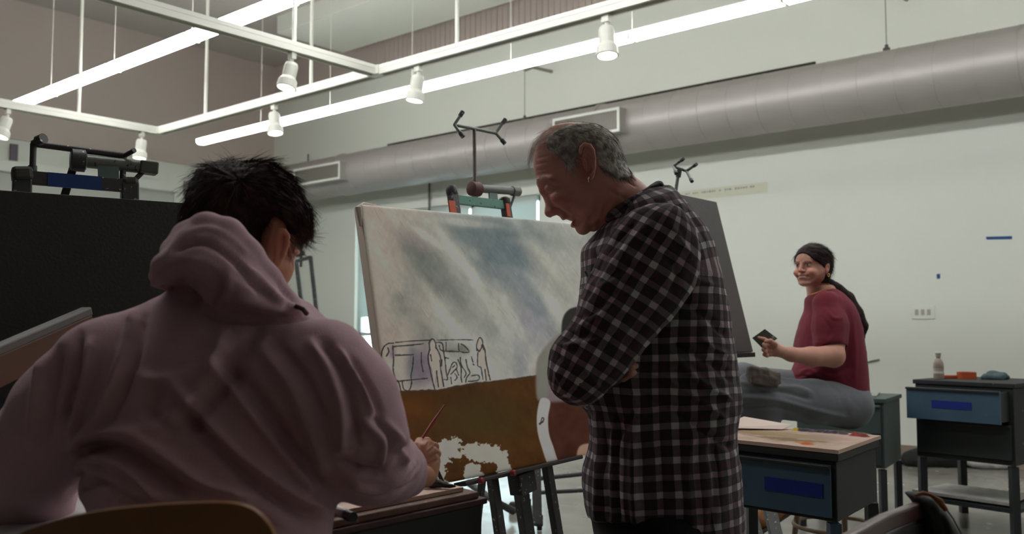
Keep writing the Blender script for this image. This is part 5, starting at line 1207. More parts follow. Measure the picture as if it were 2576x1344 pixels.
    fl = [([(1640, 560), (1560, 640), (1500, 730)], 7, .005), ([(1600, 560), (1540, 620), (1490, 700)], 6, -.005), ([(1560, 700), (1510, 730), (1470, 790)], 6, .006), ([(1590, 690), (1540, 740), (1480, 790)], 6, -.005), ([(1600, 720), (1540, 770), (1470, 830)], 7, .006), ([(1570, 790), (1500, 830), (1430, 850)], 7, -.006), ([(1560, 820), (1490, 860), (1410, 870)], 6, .005),
          ([(1400, 890), (1440, 940), (1470, 990)], 6, -.005), ([(1420, 870), (1470, 930), (1510, 980)], 7, .004), ([(1395, 930), (1420, 980), (1450, 1005)], 5, .005), ([(1660, 620), (1700, 680), (1690, 740)], 9, -.004), ([(1690, 570), (1740, 640)], 7, .003), ([(1620, 800), (1560, 870)], 8, -.004), ([(1570, 640), (1600, 660)], 6, .004), ([(1530, 690), (1560, 672), (1600, 668)], 5, -.004), ([(1450, 830), (1490, 800), (1540, 800)], 5, .004)]
    fl = [(a_, b_, c_ * 1.6) for a_, b_, c_ in fl]; v = relax(folds(v, q, fl), q, 1); v += vnormals(v, q) * (.005 * fbm(v * 16) + .002 * fbm(v * 42))[:, None]
    a0, a1 = P(1672, 560, Zs), P(1430, 950, Zs); uv = cyl_uv(v, [a0, a1], .072); uv[:, 0] += .01; uv += .005 * np.stack([fbm(v * 8 + 3), fbm(v * 8 + 9)], -1)
    part('sleeve', mb_of(v, q, uv), m_plaid, sh, smooth=2)
    g = Grid(P(1370, 1030, ZM - .2) - (.05, .0, .03), P(1700, 540, ZM + .28) + (.05, .1, .05), .007)
    g.chain([P(1655, 590, ZM + .19), P(1470, 930, ZM + .16), P(1500, 935, ZM - .02), P(1550, 928, ZM - .14)], [.075, .055, .05, .042], .03)
    v, q = g.mesh(2); v += vnormals(v, q) * (.004 * fbm(v * 16))[:, None]; uv = cyl_uv(v, [P(1655, 590, ZM + .19), P(1470, 930, ZM + .16)], .07); part('sleeve', mb_of(v, q, uv), m_plaid, sh, smooth=2)
    # collar: folded band around the neck
    co = [(1516, 556), (1524, 530), (1556, 505), (1600, 480), (1640, 458), (1662, 456), (1674, 476), (1676, 494), (1655, 492), (1625, 500), (1602, 518), (1586, 540), (1570, 558), (1560, 574), (1545, 566), (1530, 566)]
    pc = pxpoly(co, ZM - .03, 4); g = Grid((pc[:, 0].min() - .03, ZM - .14, pc[:, 1].min() - .03), (pc[:, 0].max() + .03, ZM + .13, pc[:, 1].max() + .02), .0035)
    g.u(g.inflate(pc, ZM, .022, .092), 0); g.cut(g.cap(P(1560, 430, ZM), P(1612, 540, ZM), .068, .074), .004)
    v, q = g.mesh(1); v = folds(v, q, [([(1570, 520), (1610, 492), (1655, 480)], 3, .0015), ([(1540, 545), (1560, 560)], 4, -.002)])
    d_ = nrm(P(1560, 560, ZM) - P(1650, 470, ZM)); e_ = nrm(np.cross(d_, (0, 1, 0))); part('collar', mb_of(v, q, np.stack([v @ d_ + .01, v @ e_ + (v[:, 1]) * .5], -1)), m_plaid, sh, smooth=2)
    fc = [(1462, 634), (1476, 610), (1498, 586), (1514, 566), (1520, 600), (1500, 628)]
    pc = pxpoly(fc, ZM + .05, 3); g = Grid((pc[:, 0].min() - .02, ZM + .0, pc[:, 1].min() - .02), (pc[:, 0].max() + .02, ZM + .1, pc[:, 1].max() + .02), .003); g.u(g.inflate(pc, ZM + .045, .012, .02), 0); v, q = g.mesh(1)
    part('collar', mb_of(v, q, np.stack([v @ e_, v @ d_], -1)), m_plaid, sh, smooth=2)
    # pocket edge, buttons
    mb = MB().tube([P(1472, 684, ZM - .125), P(1482, 700, ZM - .14), P(1500, 690, ZM - .155)], .0022, 6); part('pocket_edge', mb, m_plaid, sh)
    # trousers and shoes
    c = lambda x, y, d=0: P(x, y, ZM + d); g = Grid((P(1480, 0, ZM)[0] - .06, ZM - .24, .02), (P(1850, 0, ZM)[0] + .06, ZM + .24, P(0, 1270, ZM)[2]), .008)
    g.u(g.ell(c(1662, 1305), (.160, .170, .15)), 0)
    for s in (-.09, .09): g.chain([c(1670, 1350, s), np.array([c(1645, 0, s)[0], ZM + s, .5]), np.array([c(1680, 0, s)[0], ZM + s, .06])], [.11, .085, .07], .03)
    v, q = g.mesh(2); v += vnormals(v, q) * (.006 * fbm(v * 12))[:, None]; part('trousers', mb_of(v, q), fabric('trousers_black', (26, 26, 28)), man, smooth=2)
    for s in (-.1, .1):
        x = c(1680, 0, s)[0]; g = Grid((x - .24, ZM + s - .07, -.005), (x + .1, ZM + s + .07, .14), .005); g.u(g.ell((x - .13, ZM + s, .035), (.09, .045, .035)), 0); g.u(g.ell((x, ZM + s, .045), (.07, .04, .05)), .04); g.D = np.maximum(g.D, -g.Z); v, q = g.mesh(1); part('shoe', mb_of(v, q), mat('shoe_leather', (34, 28, 26), .5) if s < 0 else MATS['shoe_leather'], man, smooth=2)
shirt()

# ------------------------------------------------------------------ the young painter in the hoodie
m_hood = fabric('hoodie_fleece', (190, 156, 165), .95, .06, .25, .15)
painter = thing('person', 'dark-haired young painter in a mauve hoodie seen from behind, holding a red brush', 'person', np.array([*P(500, 1200, 1.5)[:2], 0]))
def build_painter():
    ZH = 1.66
    sk = [(690, 520), (730, 530), (756, 566), (752, 600), (748, 616), (749, 628), (741, 642), (738, 660), (738, 678), (731, 697), (722, 712), (708, 722), (690, 742), (660, 760), (620, 730), (640, 640), (670, 560)]
    ps = pxpoly(sk, ZH, 4); g = Grid((ps[:, 0].min() - .02, ZH - .12, ps[:, 1].min() - .02), (ps[:, 0].max() + .02, ZH + .14, ps[:, 1].max() + .02), .003)
    g.u(g.inflate(ps, ZH, .08, .07), 0)
    # ear, seen from behind and the side
    for a, b_, r in (((706, 580), (716, 582), .0045), ((716, 582), (724, 594), .0045), ((724, 594), (723, 615), .004), ((723, 615), (714, 640), .004), ((714, 640), (702, 664), .0045), ((702, 664), (694, 668), .005), ((706, 580), (699, 600), .0045), ((699, 600), (696, 660), .006)):
        g.u(g.cap(P(*a, ZH - .078), P(*b_, ZH - .078), r, r), .003)
    g.u(g.ell(P(709, 620, ZH - .07), (.009, .008, .028)), .004)
    g.u(g.ell(P(746, 634, ZH - .02), (.005, .02, .006)), .004)   # brow
    v1, q1 = g.mesh(1)
    # hand with brush
    Zb = 1.84; hp = lambda x, y, d=0: P(x, y, Zb + d)
    g = Grid(hp(1030, 1215, -.08), hp(1125, 1090, .09), .0018)
    g.u(g.cap(hp(1068, 1212, -.035), hp(1074, 1172, -.01), .024, .026), 0)
    g.u(g.ell(hp(1072, 1154, .004), (.026, .022, .032)), .010); g.u(g.ell(hp(1064, 1130, .006), (.020, .018, .018)), .008)
    # five fingers curled round the brush
    Fg = [[(1050, 1124, -.02), (1056, 1112, .006), (1074, 1111, .024), (1082, 1120, .03)], [(1062, 1128, -.026), (1078, 1118, -.006), (1094, 1124, .014), (1092, 1136, .022)], [(1068, 1140, -.028), (1086, 1134, -.012), (1099, 1142, .008), (1092, 1152, .018)], [(1072, 1154, -.026), (1088, 1151, -.014), (1097, 1160, .002), (1089, 1168, .012)]]
    for i, f_ in enumerate(Fg): g.chain([hp(*p_) for p_ in f_], [.0098, .0092, .0085, .0075], .003, .004)
    g.chain([hp(1052, 1160, .01), hp(1052, 1138, .024), hp(1060, 1120, .034), hp(1066, 1110, .03)], [.012, .0105, .0095, .008], .004, .006)
    v3, q3 = g.mesh(1)
    v3 = folds(v3, q3, [([(1078, 1110), (1074, 1122), (1066, 1136)], 2.4, -.0045), ([(1097, 1120), (1086, 1130), (1072, 1144)], 2.4, -.0045), ([(1101, 1140), (1090, 1146), (1074, 1156)], 2.2, -.004), ([(1100, 1158), (1088, 1162), (1074, 1168)], 2.2, -.0035),
        ([(1088, 1122), (1080, 1132)], 4, .0022), ([(1096, 1136), (1084, 1142)], 4, .0022), ([(1094, 1152), (1082, 1158)], 4, .002), ([(1062, 1114), (1056, 1126)], 4, .002), ([(1060, 1180), (1078, 1176)], 2, -.001)])
    # trunk and limbs below the clothes
    c = lambda x, y, z=1.5: P(x, y, z); g = Grid((P(0, 0, 1.5)[0] + .02, 1.3, .0), (P(1090, 0, 1.8)[0] + .02, 2.15, P(0, 690, 1.6)[2]), .009)
    g.u(g.ell(c(520, 980, 1.62), (.13, .07, .15)), 0); g.u(g.ell(c(500, 1200, 1.55), (.12, .07, .16)), .05); g.u(g.cap(c(590, 850, 1.55), c(640, 700, 1.64), .06, .055), .04); g.u(g.ell(np.array([c(500, 0, 1.42)[0], 1.46, .56]), (.17, .13, .1)), .05)
    g.chain([c(820, 940, 1.53), c(930, 1175, 1.59), c(1068, 1200, 1.8)], [.04, .034, .024], .03); g.chain([c(250, 960, 1.57), c(110, 1140, 1.60), c(140, 1330, 1.8)], [.04, .035, .03], .03)
    hx = c(500, 0, 1.42)[0]
    for s in (-.11, .11): g.chain([np.array([hx + s, 1.5, .56]), np.array([hx + s * 1.4, 1.95, .54]), np.array([hx + s * 1.4, 1.98, .09])], [.08, .06, .04], .03)
    v2, q2 = g.mesh(2)
    mb = merge((v1, q1), (v2, q2), (v3, q3)); o = part('body', mb, m_skin, painter, smooth=2); V = mb.arr()
    skin_paint(o, V, (206, 150, 124), [(P(708, 610, ZH - .07), (.02, .03, .03), (186, 96, 84), .5), (P(690, 660, ZH), (.03, .1, .05), (150, 90, 74), .4), (hp(1056, 1114), (.012, .03, .012), (206, 158, 132), .6), (hp(1098, 1126), (.01, .03, .02), (200, 140, 120), .5)])
    # hair
    hp_ = [(461, 568), (464, 548), (470, 530), (478, 498), (491, 462), (511, 432), (537, 415), (563, 408), (593, 406), (617, 410), (642, 406), (675, 411), (707, 428), (733, 450), (757, 485), (774, 517), (779, 550), (771, 584), (756, 606), (748, 598), (738, 612), (728, 636), (724, 612), (722, 588), (710, 574), (698, 580), (684, 596), (686, 640), (692, 680), (690, 730), (650, 750), (560, 690), (490, 620)]
    ph = pxpoly(hp_, ZH, 3); g = Grid((ph[:, 0].min() - .03, ZH - .15, ph[:, 1].min() - .03), (ph[:, 0].max() + .03, ZH + .15, ph[:, 1].max() + .03), .003)
    g.u(g.inflate(ph, ZH, .095, .102), 0); v, q = g.mesh(2)
    n = vnormals(v, q); crown = P(600, 455, ZH - .08)
    pj = proj(v); ang = np.arctan2(pj[:, 1] - 455, pj[:, 0] - 605); rad = np.hypot(pj[:, 1] - 455, pj[:, 0] - 605)
    lock = fbm(np.stack([ang * 5 + rad * .004, rad * .006, v[:, 1] * 8], -1), 4); v = v + n * (.0065 * lock + .002 * fbm(v * 90) * 1)[:, None]
    m1 = hair_mat('hair_dark_brown', (44, 33, 32), (64, 48, 44), .6); m2 = hair_mat('hair_brown_glint', (58, 42, 38), (84, 60, 54), .4)
    hr = part('hair', mb_of(v, q), m1, painter, smooth=2)
    n = vnormals(v, q); r = np.random.default_rng(11); ok = np.where(n[:, 1] < .6)[0]; idx = r.choice(ok, 6500)
    def fd(p_):
        qd = proj(p_); d = np.array([qd[0] - 605, qd[1] - 455]); L = np.hypot(*d) + 40; return np.array([d[0] / L + .35, .1, -d[1] / L * 1 - .35])
    ls = grow(v, n, idx, fd, .042, .05, 6, .06, 4, .16); part('hair_strands', strand_mesh(ls[:4300], .0005), m1, hr); part('hair_strands', strand_mesh(ls[4300:], .0005), m2, hr)
    # loose tips around the outline and the fringe
    ls = []
    for k in range(260):
        i = r.integers(0, 20); a = np.array(hp_[4 + i % 14]); b_ = np.array(hp_[5 + i % 14]); s_ = r.random(); e = a * (1 - s_) + b_ * s_; out = (e - np.array([620, 560])); out = out / np.linalg.norm(out); tn = np.array([-out[1], out[0]]) * (1 if e[0] > 600 else -1)
        z_ = ZH + r.uniform(-.05, .05); p0_ = e - out * 8; pts = [P(*p0_, z_), P(*(p0_ + out * 9 + tn * 12), z_ - .004), P(*(p0_ + out * 10 + tn * 30 + r.normal(0, 3, 2)), z_ - .004), P(*(p0_ + out * 4 + tn * 46 + r.normal(0, 4, 2)), z_)]; ls.append(spline(pts, 3, False))
    for k in range(120):
        s_ = r.random(); a = np.array([742 + 30 * s_, 520 + 30 * s_]); z_ = ZH + r.uniform(-.06, .04); pts = [P(*a, z_), P(a[0] + 12 + r.normal(0, 3), a[1] + 34, z_), P(a[0] + 6 + r.normal(0, 5), a[1] + 62 + r.normal(0, 6), z_ + .004), P(a[0] - 8 + r.normal(0, 6), a[1] + 84 + r.normal(0, 8), z_)]; ls.append(spline(pts, 3, False))
    part('hair_strands', strand_mesh(ls, .0004), m2, hr)
build_painter()
def hoodie():
    Z0 = 1.47
    to = [(436, 655), (404, 692), (366, 716), (322, 740), (262, 770), (205, 800), (165, 850), (150, 930), (150, 1040), (172, 1110), (190, 1140), (176, 1170), (182, 1198), (166, 1215), (172, 1262), (196, 1300), (200, 1400), (210, 1560), (800, 1560), (812, 1400), (818, 1300), (826, 1210), (836, 1150), (890, 1050), (905, 980), (880, 900), (848, 850), (808, 818), (770, 792), (700, 740), (520, 690)]
    pt_ = pxpoly(to, Z0, 4); g = Grid((P(-120, 0, 1.5)[0], 1.22, pt_[:, 1].min() - .03), (P(1080, 0, 1.6)[0] + .02, 2.0, P(0, 540, 1.6)[2]), .0055)
    zt_, zb_ = P(0, 760, Z0)[2], P(0, 1340, Z0)[2]
    g.u(g.inflate(pt_, Z0 + .10, .17, .155, slope=.22, z0=(zt_ + zb_) / 2), 0)
    # sleeves
    R = lambda x, y, z: P(x, y, z)
    g.chain([R(815, 925, 1.50), R(868, 1010, 1.49), R(905, 1110, 1.52), R(935, 1165, 1.58)], [.083, .082, .074, .068], .04, .05)
    g.chain([R(935, 1165, 1.58), R(975, 1178, 1.66), R(1004, 1186, 1.73), R(1024, 1200, 1.77)], [.068, .062, .052, .042], .02)
    g.chain([R(250, 925, 1.52), R(165, 1030, 1.54), R(95, 1140, 1.58), R(62, 1260, 1.66), R(100, 1400, 1.8)], [.078, .080, .082, .075, .06], .04, .05)
    g.cut(g.cap(R(1062, 1200, 1.80), R(1085, 1190, 1.85), .026, .03), .006)
    # hood: a heap of rolled cloth round the neck
    ho = [(458, 574), (440, 600), (424, 640), (396, 668), (386, 700), (386, 728), (430, 716), (470, 722), (505, 752), (530, 790), (620, 800), (700, 800), (768, 788), (756, 760), (722, 722), (680, 670), (630, 612), (592, 580), (548, 560), (500, 562)]
    ph = pxpoly(ho, 1.53, 4); g.u(g.inflate(ph, 1.55, .07, .105, slope=.15, z0=P(0, 680, 1.5)[2]), .012)
    g.chain([R(470, 590, 1.50), R(520, 578, 1.47), R(572, 592, 1.46), R(620, 640, 1.47), (R(672, 702, 1.49)), R(730, 762, 1.52)], [.022, .026, .026, .024, .022, .016], .014, .02)
    g.chain([R(410, 700, 1.48), R(420, 672, 1.455), R(455, 655, 1.44), R(510, 655, 1.43), R(560, 680, 1.43), R(610, 720, 1.44), R(680, 760, 1.47)], [.018, .022, .024, .026, .026, .024, .02], .012, .016)
    g.chain([R(430, 632, 1.49), R(480, 612, 1.45), R(540, 622, 1.44), R(600, 668, 1.45), R(650, 715, 1.47)], [.018, .022, .024, .022, .02], .012, .016)
    g.cut(g.ell(R(445, 697, 1.405), (.030, .03, .016)), .012)
    g.cut(g.cap(R(650, 560, 1.68), R(668, 760, 1.66), .062, .07), .01)
    v, q = g.mesh(2)
    fl = [  # back
        ([(395, 740), (480, 760), (560, 800)], 14, -.004), ([(640, 830), (600, 940), (560, 1000)], 16, -.005), ([(560, 840), (520, 960), (420, 1060), (300, 1100)], 12, .007), ([(600, 860), (560, 980), (470, 1080)], 14, -.008),
        ([(330, 790), (310, 900), (240, 1060), (170, 1120)], 9, .009), ([(360, 800), (340, 920), (270, 1070)], 8, -.007), ([(230, 860), (215, 960), (175, 1090)], 8, .009), ([(200, 840), (190, 960), (165, 1060)], 7, -.010), ([(110, 900), (90, 1000), (80, 1100)], 12, .006), ([(150, 880), (130, 1000), (120, 1110)], 9, -.007),
        ([(170, 1120), (230, 1090), (330, 1090), (420, 1150), (520, 1220), (620, 1250)], 12, .010), ([(210, 1135), (290, 1125), (380, 1180), (470, 1240)], 13, -.012), ([(190, 1190), (250, 1150), (330, 1190), (400, 1260)], 9, .009), ([(180, 1240), (260, 1210), (330, 1270), (360, 1330)], 9, -.008), ([(230, 1180), (300, 1230), (340, 1300)], 7, .006),
        ([(430, 960), (520, 1060), (620, 1160), (740, 1250), (820, 1290)], 13, .009), ([(450, 1020), (550, 1130), (660, 1230), (780, 1310)], 14, -.009), ([(520, 900), (600, 1000), (700, 1130), (790, 1250)], 14, .008), ([(560, 900), (650, 1010), (750, 1160)], 15, -.007), ([(660, 880), (740, 980), (800, 1120), (820, 1200)], 14, .006), ([(700, 870), (770, 960), (825, 1080)], 12, -.006),
        ([(400, 980), (380, 1040), (430, 1080)], 14, -.006), ([(350, 950), (420, 960), (500, 930)], 14, .005), ([(300, 1260), (420, 1290), (560, 1300), (700, 1330)], 12, -.007),
        # shoulder and right arm
        ([(780, 860), (830, 940), (860, 1040), (858, 1140)], 9, .008), ([(815, 860), (865, 940), (890, 1040), (900, 1120)], 8, -.007), ([(850, 880), (905, 960), (935, 1040)], 7, .006), ([(880, 900), (930, 980), (960, 1050)], 7, -.005),
        ([(915, 1060), (960, 1110), (950, 1180)], 7, .007), ([(940, 1050), (985, 1100), (980, 1150)], 6, -.007), ([(960, 1060), (1010, 1110), (1015, 1170)], 6, .006), ([(880, 1180), (940, 1190), (990, 1150), (1030, 1120)], 7, -.008), ([(880, 1215), (950, 1225), (1010, 1185), (1045, 1160)], 7, .007), ([(910, 1240), (980, 1240), (1040, 1205)], 6, -.006), ([(985, 1240), (1030, 1200), (1052, 1180)], 5, .005), ([(850, 1150), (900, 1180), (960, 1190)], 8, -.006),
        # hood
        ([(470, 590), (520, 575), (580, 600), (640, 660), (700, 730)], 6, .004), ([(440, 630), (500, 610), (570, 640), (620, 690), (690, 760)], 6, -.011), ([(400, 690), (430, 665), (490, 655), (545, 675)], 6, .005), ([(545, 690), (560, 730), (535, 780)], 7, -.011), ([(575, 700), (572, 740), (545, 785)], 6, .010), ([(450, 680), (470, 720), (500, 750)], 6, -.008), ([(480, 680), (505, 715), (520, 750)], 6, .004), ([(590, 690), (640, 720), (660, 750)], 6, -.008), ([(600, 660), (650, 700), (700, 750), (755, 780)], 6, .006), ([(600, 745), (660, 770), (740, 785)], 7, .005), ([(530, 796), (600, 806), (700, 808), (770, 796)], 4, -.010), ([(385, 730), (430, 722), (480, 730), (520, 780)], 5, -.009), ([(620, 640), (680, 700), (740, 765)], 4, -.005)]
    fl = [(a_, b_, c_ * (2.4 if max(p_[1] for p_ in a_) > 830 else 1.25)) for a_, b_, c_ in fl]; v = relax(folds(v, q, fl), q, 2); v += vnormals(v, q) * (.004 * fbm(v * np.array([7, 7, 7])) + .0012 * fbm(v * 30))[:, None]
    ho_ = part('hoodie', mb_of(v, q), m_hood, painter, smooth=2)
    part('cuff', MB().tube([R(1040, 1196, 1.765), R(1056, 1198, 1.795)], [.041, .037], 20), m_hood, ho_, smooth=True) if 0 else None
    part('drawstring', MB().tube([R(742, 770, 1.49), R(762, 778, 1.49), R(772, 790, 1.50)], .004, 8), mat('cord', (70, 50, 44), .8), ho_, smooth=True)
    # trousers and shoes
    hx = P(500, 0, 1.42)[0]; g = Grid((hx - .3, 1.3, .02), (hx + .3, 2.15, .68), .009); g.u(g.ell((hx, 1.46, .57), (.19, .15, .10)), 0)
    for s in (-.11, .11): g.chain([np.array([hx + s, 1.5, .56]), np.array([hx + s * 1.4, 1.95, .54]), np.array([hx + s * 1.4, 1.98, .09])], [.095, .075, .06], .03)
    v, q = g.mesh(2); part('trousers', mb_of(v, q), fabric('trousers_denim', (44, 48, 58)), painter, smooth=2)
    for s in (-.11, .11):
        x = hx + s * 1.4; g = Grid((x - .07, 1.9, -.005), (x + .07, 2.25, .13), .006); g.u(g.ell((x, 2.12, .035), (.045, .09, .035)), 0); g.u(g.ell((x, 1.99, .045), (.04, .07, .05)), .04); g.D = np.maximum(g.D, -g.Z); v, q = g.mesh(1); part('shoe', mb_of(v, q), MATS['shoe_leather'], painter, smooth=2)
hoodie()
bs, be = P(1118, 1019, 1.90), P(1050, 1122, 1.835); bd = nrm(be - bs)
pb_ = thing('paintbrush', 'thin red-handled paintbrush held up in the hooded painter\'s right hand', 'paintbrush', be)
part('brush_handle', MB().tube([bs, bs + bd * .03, (bs + be) / 2, be + bd * .012], [.0012, .0022, .0034, .0026], 10), mat('brush_red', (150, 22, 20), .35), pb_, smooth=True)
part('ferrule', MB().tube([be + bd * .012, be + bd * .036], .0028, 10), mat('ferrule_metal', (150, 146, 140), .3, metal=.9), pb_, smooth=True)
part('bristles', MB().tube([be + bd * .036, be + bd * .05, be + bd * .062], [.0026, .003, .0006], 10), mat('bristle_dark', (40, 34, 30), .6), pb_, smooth=True)
# ------------------------------------------------------------------ the smiling woman on the stool
ZW = 4.4
wom = thing('person', 'smiling woman with a long dark ponytail in a maroon t-shirt seated by the far wall', 'person', np.array([*P(2100, 1060, ZW)[:2], 0]))
def build_woman():
    fy = math.radians(56); FW = np.array([-math.sin(fy), -math.cos(fy), 0]); SD = np.array([FW[1], -FW[0], 0]); SD = SD if SD[1] < 0 else -SD   # SD points to the near side
    tilt = math.radians(6); U3 = nrm(UP * math.cos(tilt) - FW * math.sin(tilt) * 0 + np.array([.0, 0, 0])); C = P(2047, 677, ZW)
    rot = lambda l: C + np.outer(l[:, 0], FW) + np.outer(l[:, 1], SD) + np.outer(l[:, 2], U3)
    prof = [(.078, .085), (.090, .06), (.0935, .045), (.092, .03), (.088, .015), (.087, 0), (.087, -.02), (.092, -.031), (.092, -.036), (.089, -.040), (.092, -.045), (.088, -.054), (.086, -.062), (.088, -.070), (.084, -.082), (.070, -.088), (.04, -.078), (.018, -.085), (.012, -.12), (.0, -.16), (-.075, -.16), (-.068, -.06), (-.088, -.02), (-.098, .03), (-.088, .08), (-.045, .115), (.015, .122), (.055, .108)]
    pf = spline(prof, 4); g = Grid((-.115, -.095, -.165), (.13, .095, .14), .0028)
    d = poly_sdf(g.x2, g.z2, pf)[:, None, :].astype(np.float32); R = .075; Wd = (.073 - .012 * sstep(-.02, -.08, g.z2) * sstep(0, .05, g.x2))[:, None, :]
    g.u(np.sqrt(np.maximum(R - d, 0) ** 2 + (g.Y / Wd * R) ** 2) - R, 0)
    g.u(g.cap((.088, 0, .022), (.103, 0, -.010), .006, .0095), .01); g.u(g.ell((.101, 0, -.012), (.011, .010, .008)), .006)
    for s in (-1, 1):
        g.u(g.ell((.094, s * .0115, -.014), (.008, .0065, .006)), .005); g.cut(g.ell((.096, s * .031, .016), (.014, .016, .010)), .010); g.u(g.ell((.0745, s * .031, .0155), (.0125, .0135, .0115)), .002)
        g.u(g.ell((.068, s * .042, -.020), (.022, .020, .019)), .014); g.u(g.cap((.092, s * .018, .031), (.082, s * .046, .031), .004, .0035), .008)
        g.u(g.ell((-.004, s * .075, .0), (.014, .008, .028), ((.94, 0, .34), (0, 1, 0), (-.34, 0, .94))), .004); g.cut(g.ell((-.002, s * .083, .004), (.008, .006, .014)), .003)
        g.cut(g.ell((.085, s * .030, -.040), (.01, .006, .006)), .008)
    g.u(g.cap((.087, -.016, -.033), (.087, .016, -.033), .004, .004), .004); g.u(g.cap((.085, -.015, -.047), (.085, .015, -.047), .0055, .0055), .005)
    g.cut(g.ell((.095, 0, -.0385), (.012, .023, .0030)), .002)
    lv, q1 = g.mesh(1); v1 = rot(lv)
    c = lambda x, y, z_=ZW: P(x, y, z_)
    # trunk, legs
    g2 = Grid((c(1840, 0, 4)[0] - .1, 3.8, 0.0), (c(2190, 0)[0] + .03, 4.75, c(0, 720)[2]), .010)
    g2.u(g2.cap(c(2070, 720), c(2085, 760), .05, .06), 0); g2.u(g2.ell(c(2095, 830), (.08, .10, .16)), .05); g2.u(g2.ell(c(2115, 980), (.09, .10, .15)), .05)
    g2.chain([c(2130, 1010, 4.3), c(1900, 990, 4.1), c(1950, 1250, 4.2)], [.08, .06, .04], .03); g2.chain([c(2120, 1010, 4.5), c(1880, 960, 4.4), c(1900, 1230, 4.5)], [.08, .06, .04], .03)
    v2, q2 = g2.mesh(2)
    # near arm with hand, far arm
    g3 = Grid((c(1900, 0, 4)[0] - .05, 3.95, c(0, 960, 4.1)[2]), (c(2150, 0)[0], 4.4, c(0, 740)[2]), .0045)
    g3.chain([c(2090, 812, 4.25), c(2096, 860, 4.21), c(2096, 896, 4.17), c(2040, 898, 4.12), c(1990, 892, 4.07), c(1966, 886, 4.05)], [.045, .050, .050, .043, .030, .026], .02)
    v3, q3 = g3.mesh(2)
    g4 = Grid(c(1905, 925, 3.98) - (.02, 0, .0), c(1985, 840, 4.12) + (.02, .0, .01), .0026)
    g4.u(g4.cap(c(1980, 889, 4.06), c(1955, 882, 4.045), .026, .028), 0); g4.u(g4.ell(c(1944, 878, 4.04), (.034, .016, .034)), .012)
    for a, b_, e_ in (((1940, 862, 4.035), (1922, 854, 4.03), (1908, 850, 4.035)), ((1936, 872, 4.03), (1922, 868, 4.02), (1926, 874, 4.01)), ((1936, 882, 4.03), (1921, 880, 4.02), (1927, 886, 4.01)), ((1938, 892, 4.035), (1924, 892, 4.025), (1930, 896, 4.015))):
        g4.chain([c(*a), c(*b_), c(*e_)], [.0105, .0095, .008], .004, .004)
    g4.chain([c(1950, 866, 4.02), c(1938, 858, 4.0), c(1926, 860, 4.0)], [.012, .010, .008], .004, .006)
    v4, q4 = g4.mesh(1)
    mb = merge((v1, q1), (v2, q2), (v3, q3), (v4, q4)); o = part('body', mb, m_skin, wom, smooth=2)
    n1 = len(v1); V = mb.arr(); L = np.full((len(V), 3), 9.); L[:n1] = lv
    rgb = np.stack(lin(np.tile(np.array([205, 152, 134.])[:, None], (1, len(V)))), -1) * (1 + .06 * fbm(V * 40)[:, None])
    def spot(ctr, r, col, a, hard=False):
        nonlocal rgb
        dd = np.linalg.norm((L - np.asarray(ctr)) / np.asarray(r), axis=1); w = (sstep(1.15, .85, dd) if hard else np.exp(-dd ** 2)) * a; rgb = rgb * (1 - w[:, None]) + np.array(lin(col)) * w[:, None]
    for s in (-1, 1):
        spot((.08, s * .04, -.02), (.03, .018, .016), (206, 124, 112), .55)
        spot((.088, s * .031, .0155), (.02, .0135, .0042), (206, 196, 190), .9, True); spot((.088, s * .030, .0155), (.02, .0052, .0050), (40, 26, 22), 1, True); spot((.088, s * .031, .0215), (.02, .0155, .0022), (50, 30, 28), .9, True)
        spot((.088, s * .032, .034), (.02, .018, .0030), (70, 44, 40), .8, True)
        spot((.096, s * .009, -.0185), (.006, .004, .002), (96, 50, 46), .7, True)
    spot((.09, 0, -.0385), (.02, .0205, .0046), (228, 216, 206), .95, True); spot((.09, 0, -.0325), (.02, .022, .0028), (168, 78, 74), .85, True); spot((.09, 0, -.0465), (.02, .019, .0040), (172, 82, 78), .85, True)
    spot((0, .08, 0), (.016, .02, .03), (196, 112, 100), .5)
    set_paint(o, np.clip(rgb, .002, .9))
    # hair: parted cap pulled back to a low ponytail
    g = Grid((-.13, -.1, -.11), (.10, .1, .15), .003)
    d = poly_sdf(g.x2, g.z2, pf)[:, None, :].astype(np.float32) + .004; g.u(np.sqrt(np.maximum(R - d, 0) ** 2 + (g.Y / .077 * R) ** 2) - R, 0)
    g.cut(g.ell((.112, 0, -.018), (.078, .088, .096)), .006); g.cut(g.ell((.09, 0, -.03), (.105, .12, .075)), .006); g.D = np.maximum(g.D, -.072 - g.Z)
    for s in (-1, 1): g.cut(g.ell((.0, s * .085, -.008), (.018, .014, .028)), .006)
    g.cut(g.cap((.12, 0, .138), (-.02, 0, .142), .008, .006), .006)
    hv, hq = g.mesh(1); n = vnormals(hv, hq); hv = hv + n * (.0022 * fbm(np.stack([hv[:, 0] * 12 + hv[:, 2] * 20, hv[:, 1] * 30, (hv[:, 2] - hv[:, 0] * .3) * 90], -1)))[:, None]
    mh = hair_mat('hair_woman', (30, 22, 22), (48, 35, 33), .6); hr = part('hair', mb_of(rot(hv), hq), mh, wom, smooth=2)
    wv = rot(hv); n = vnormals(wv, hq); r = np.random.default_rng(4); idx = r.choice(len(wv), 1500)
    part('hair_strands', strand_mesh(grow(wv, n, idx, lambda p_: -FW * .8 - UP * .55, .05, .02, 5, .03, 4, .08), .0005), hair_mat('hair_woman_glint', (44, 33, 32), (66, 50, 46), .5), hr)
    g = Grid(c(2075, 870) - (.02, .1, 0), c(2195, 690) + (.0, .12, 0), .004)
    g.chain([c(2088, 716), c(2108, 728), c(2132, 752), c(2152, 790), c(2166, 822), c(2172, 850)], [.028, .024, .034, .038, .033, .008], .012)
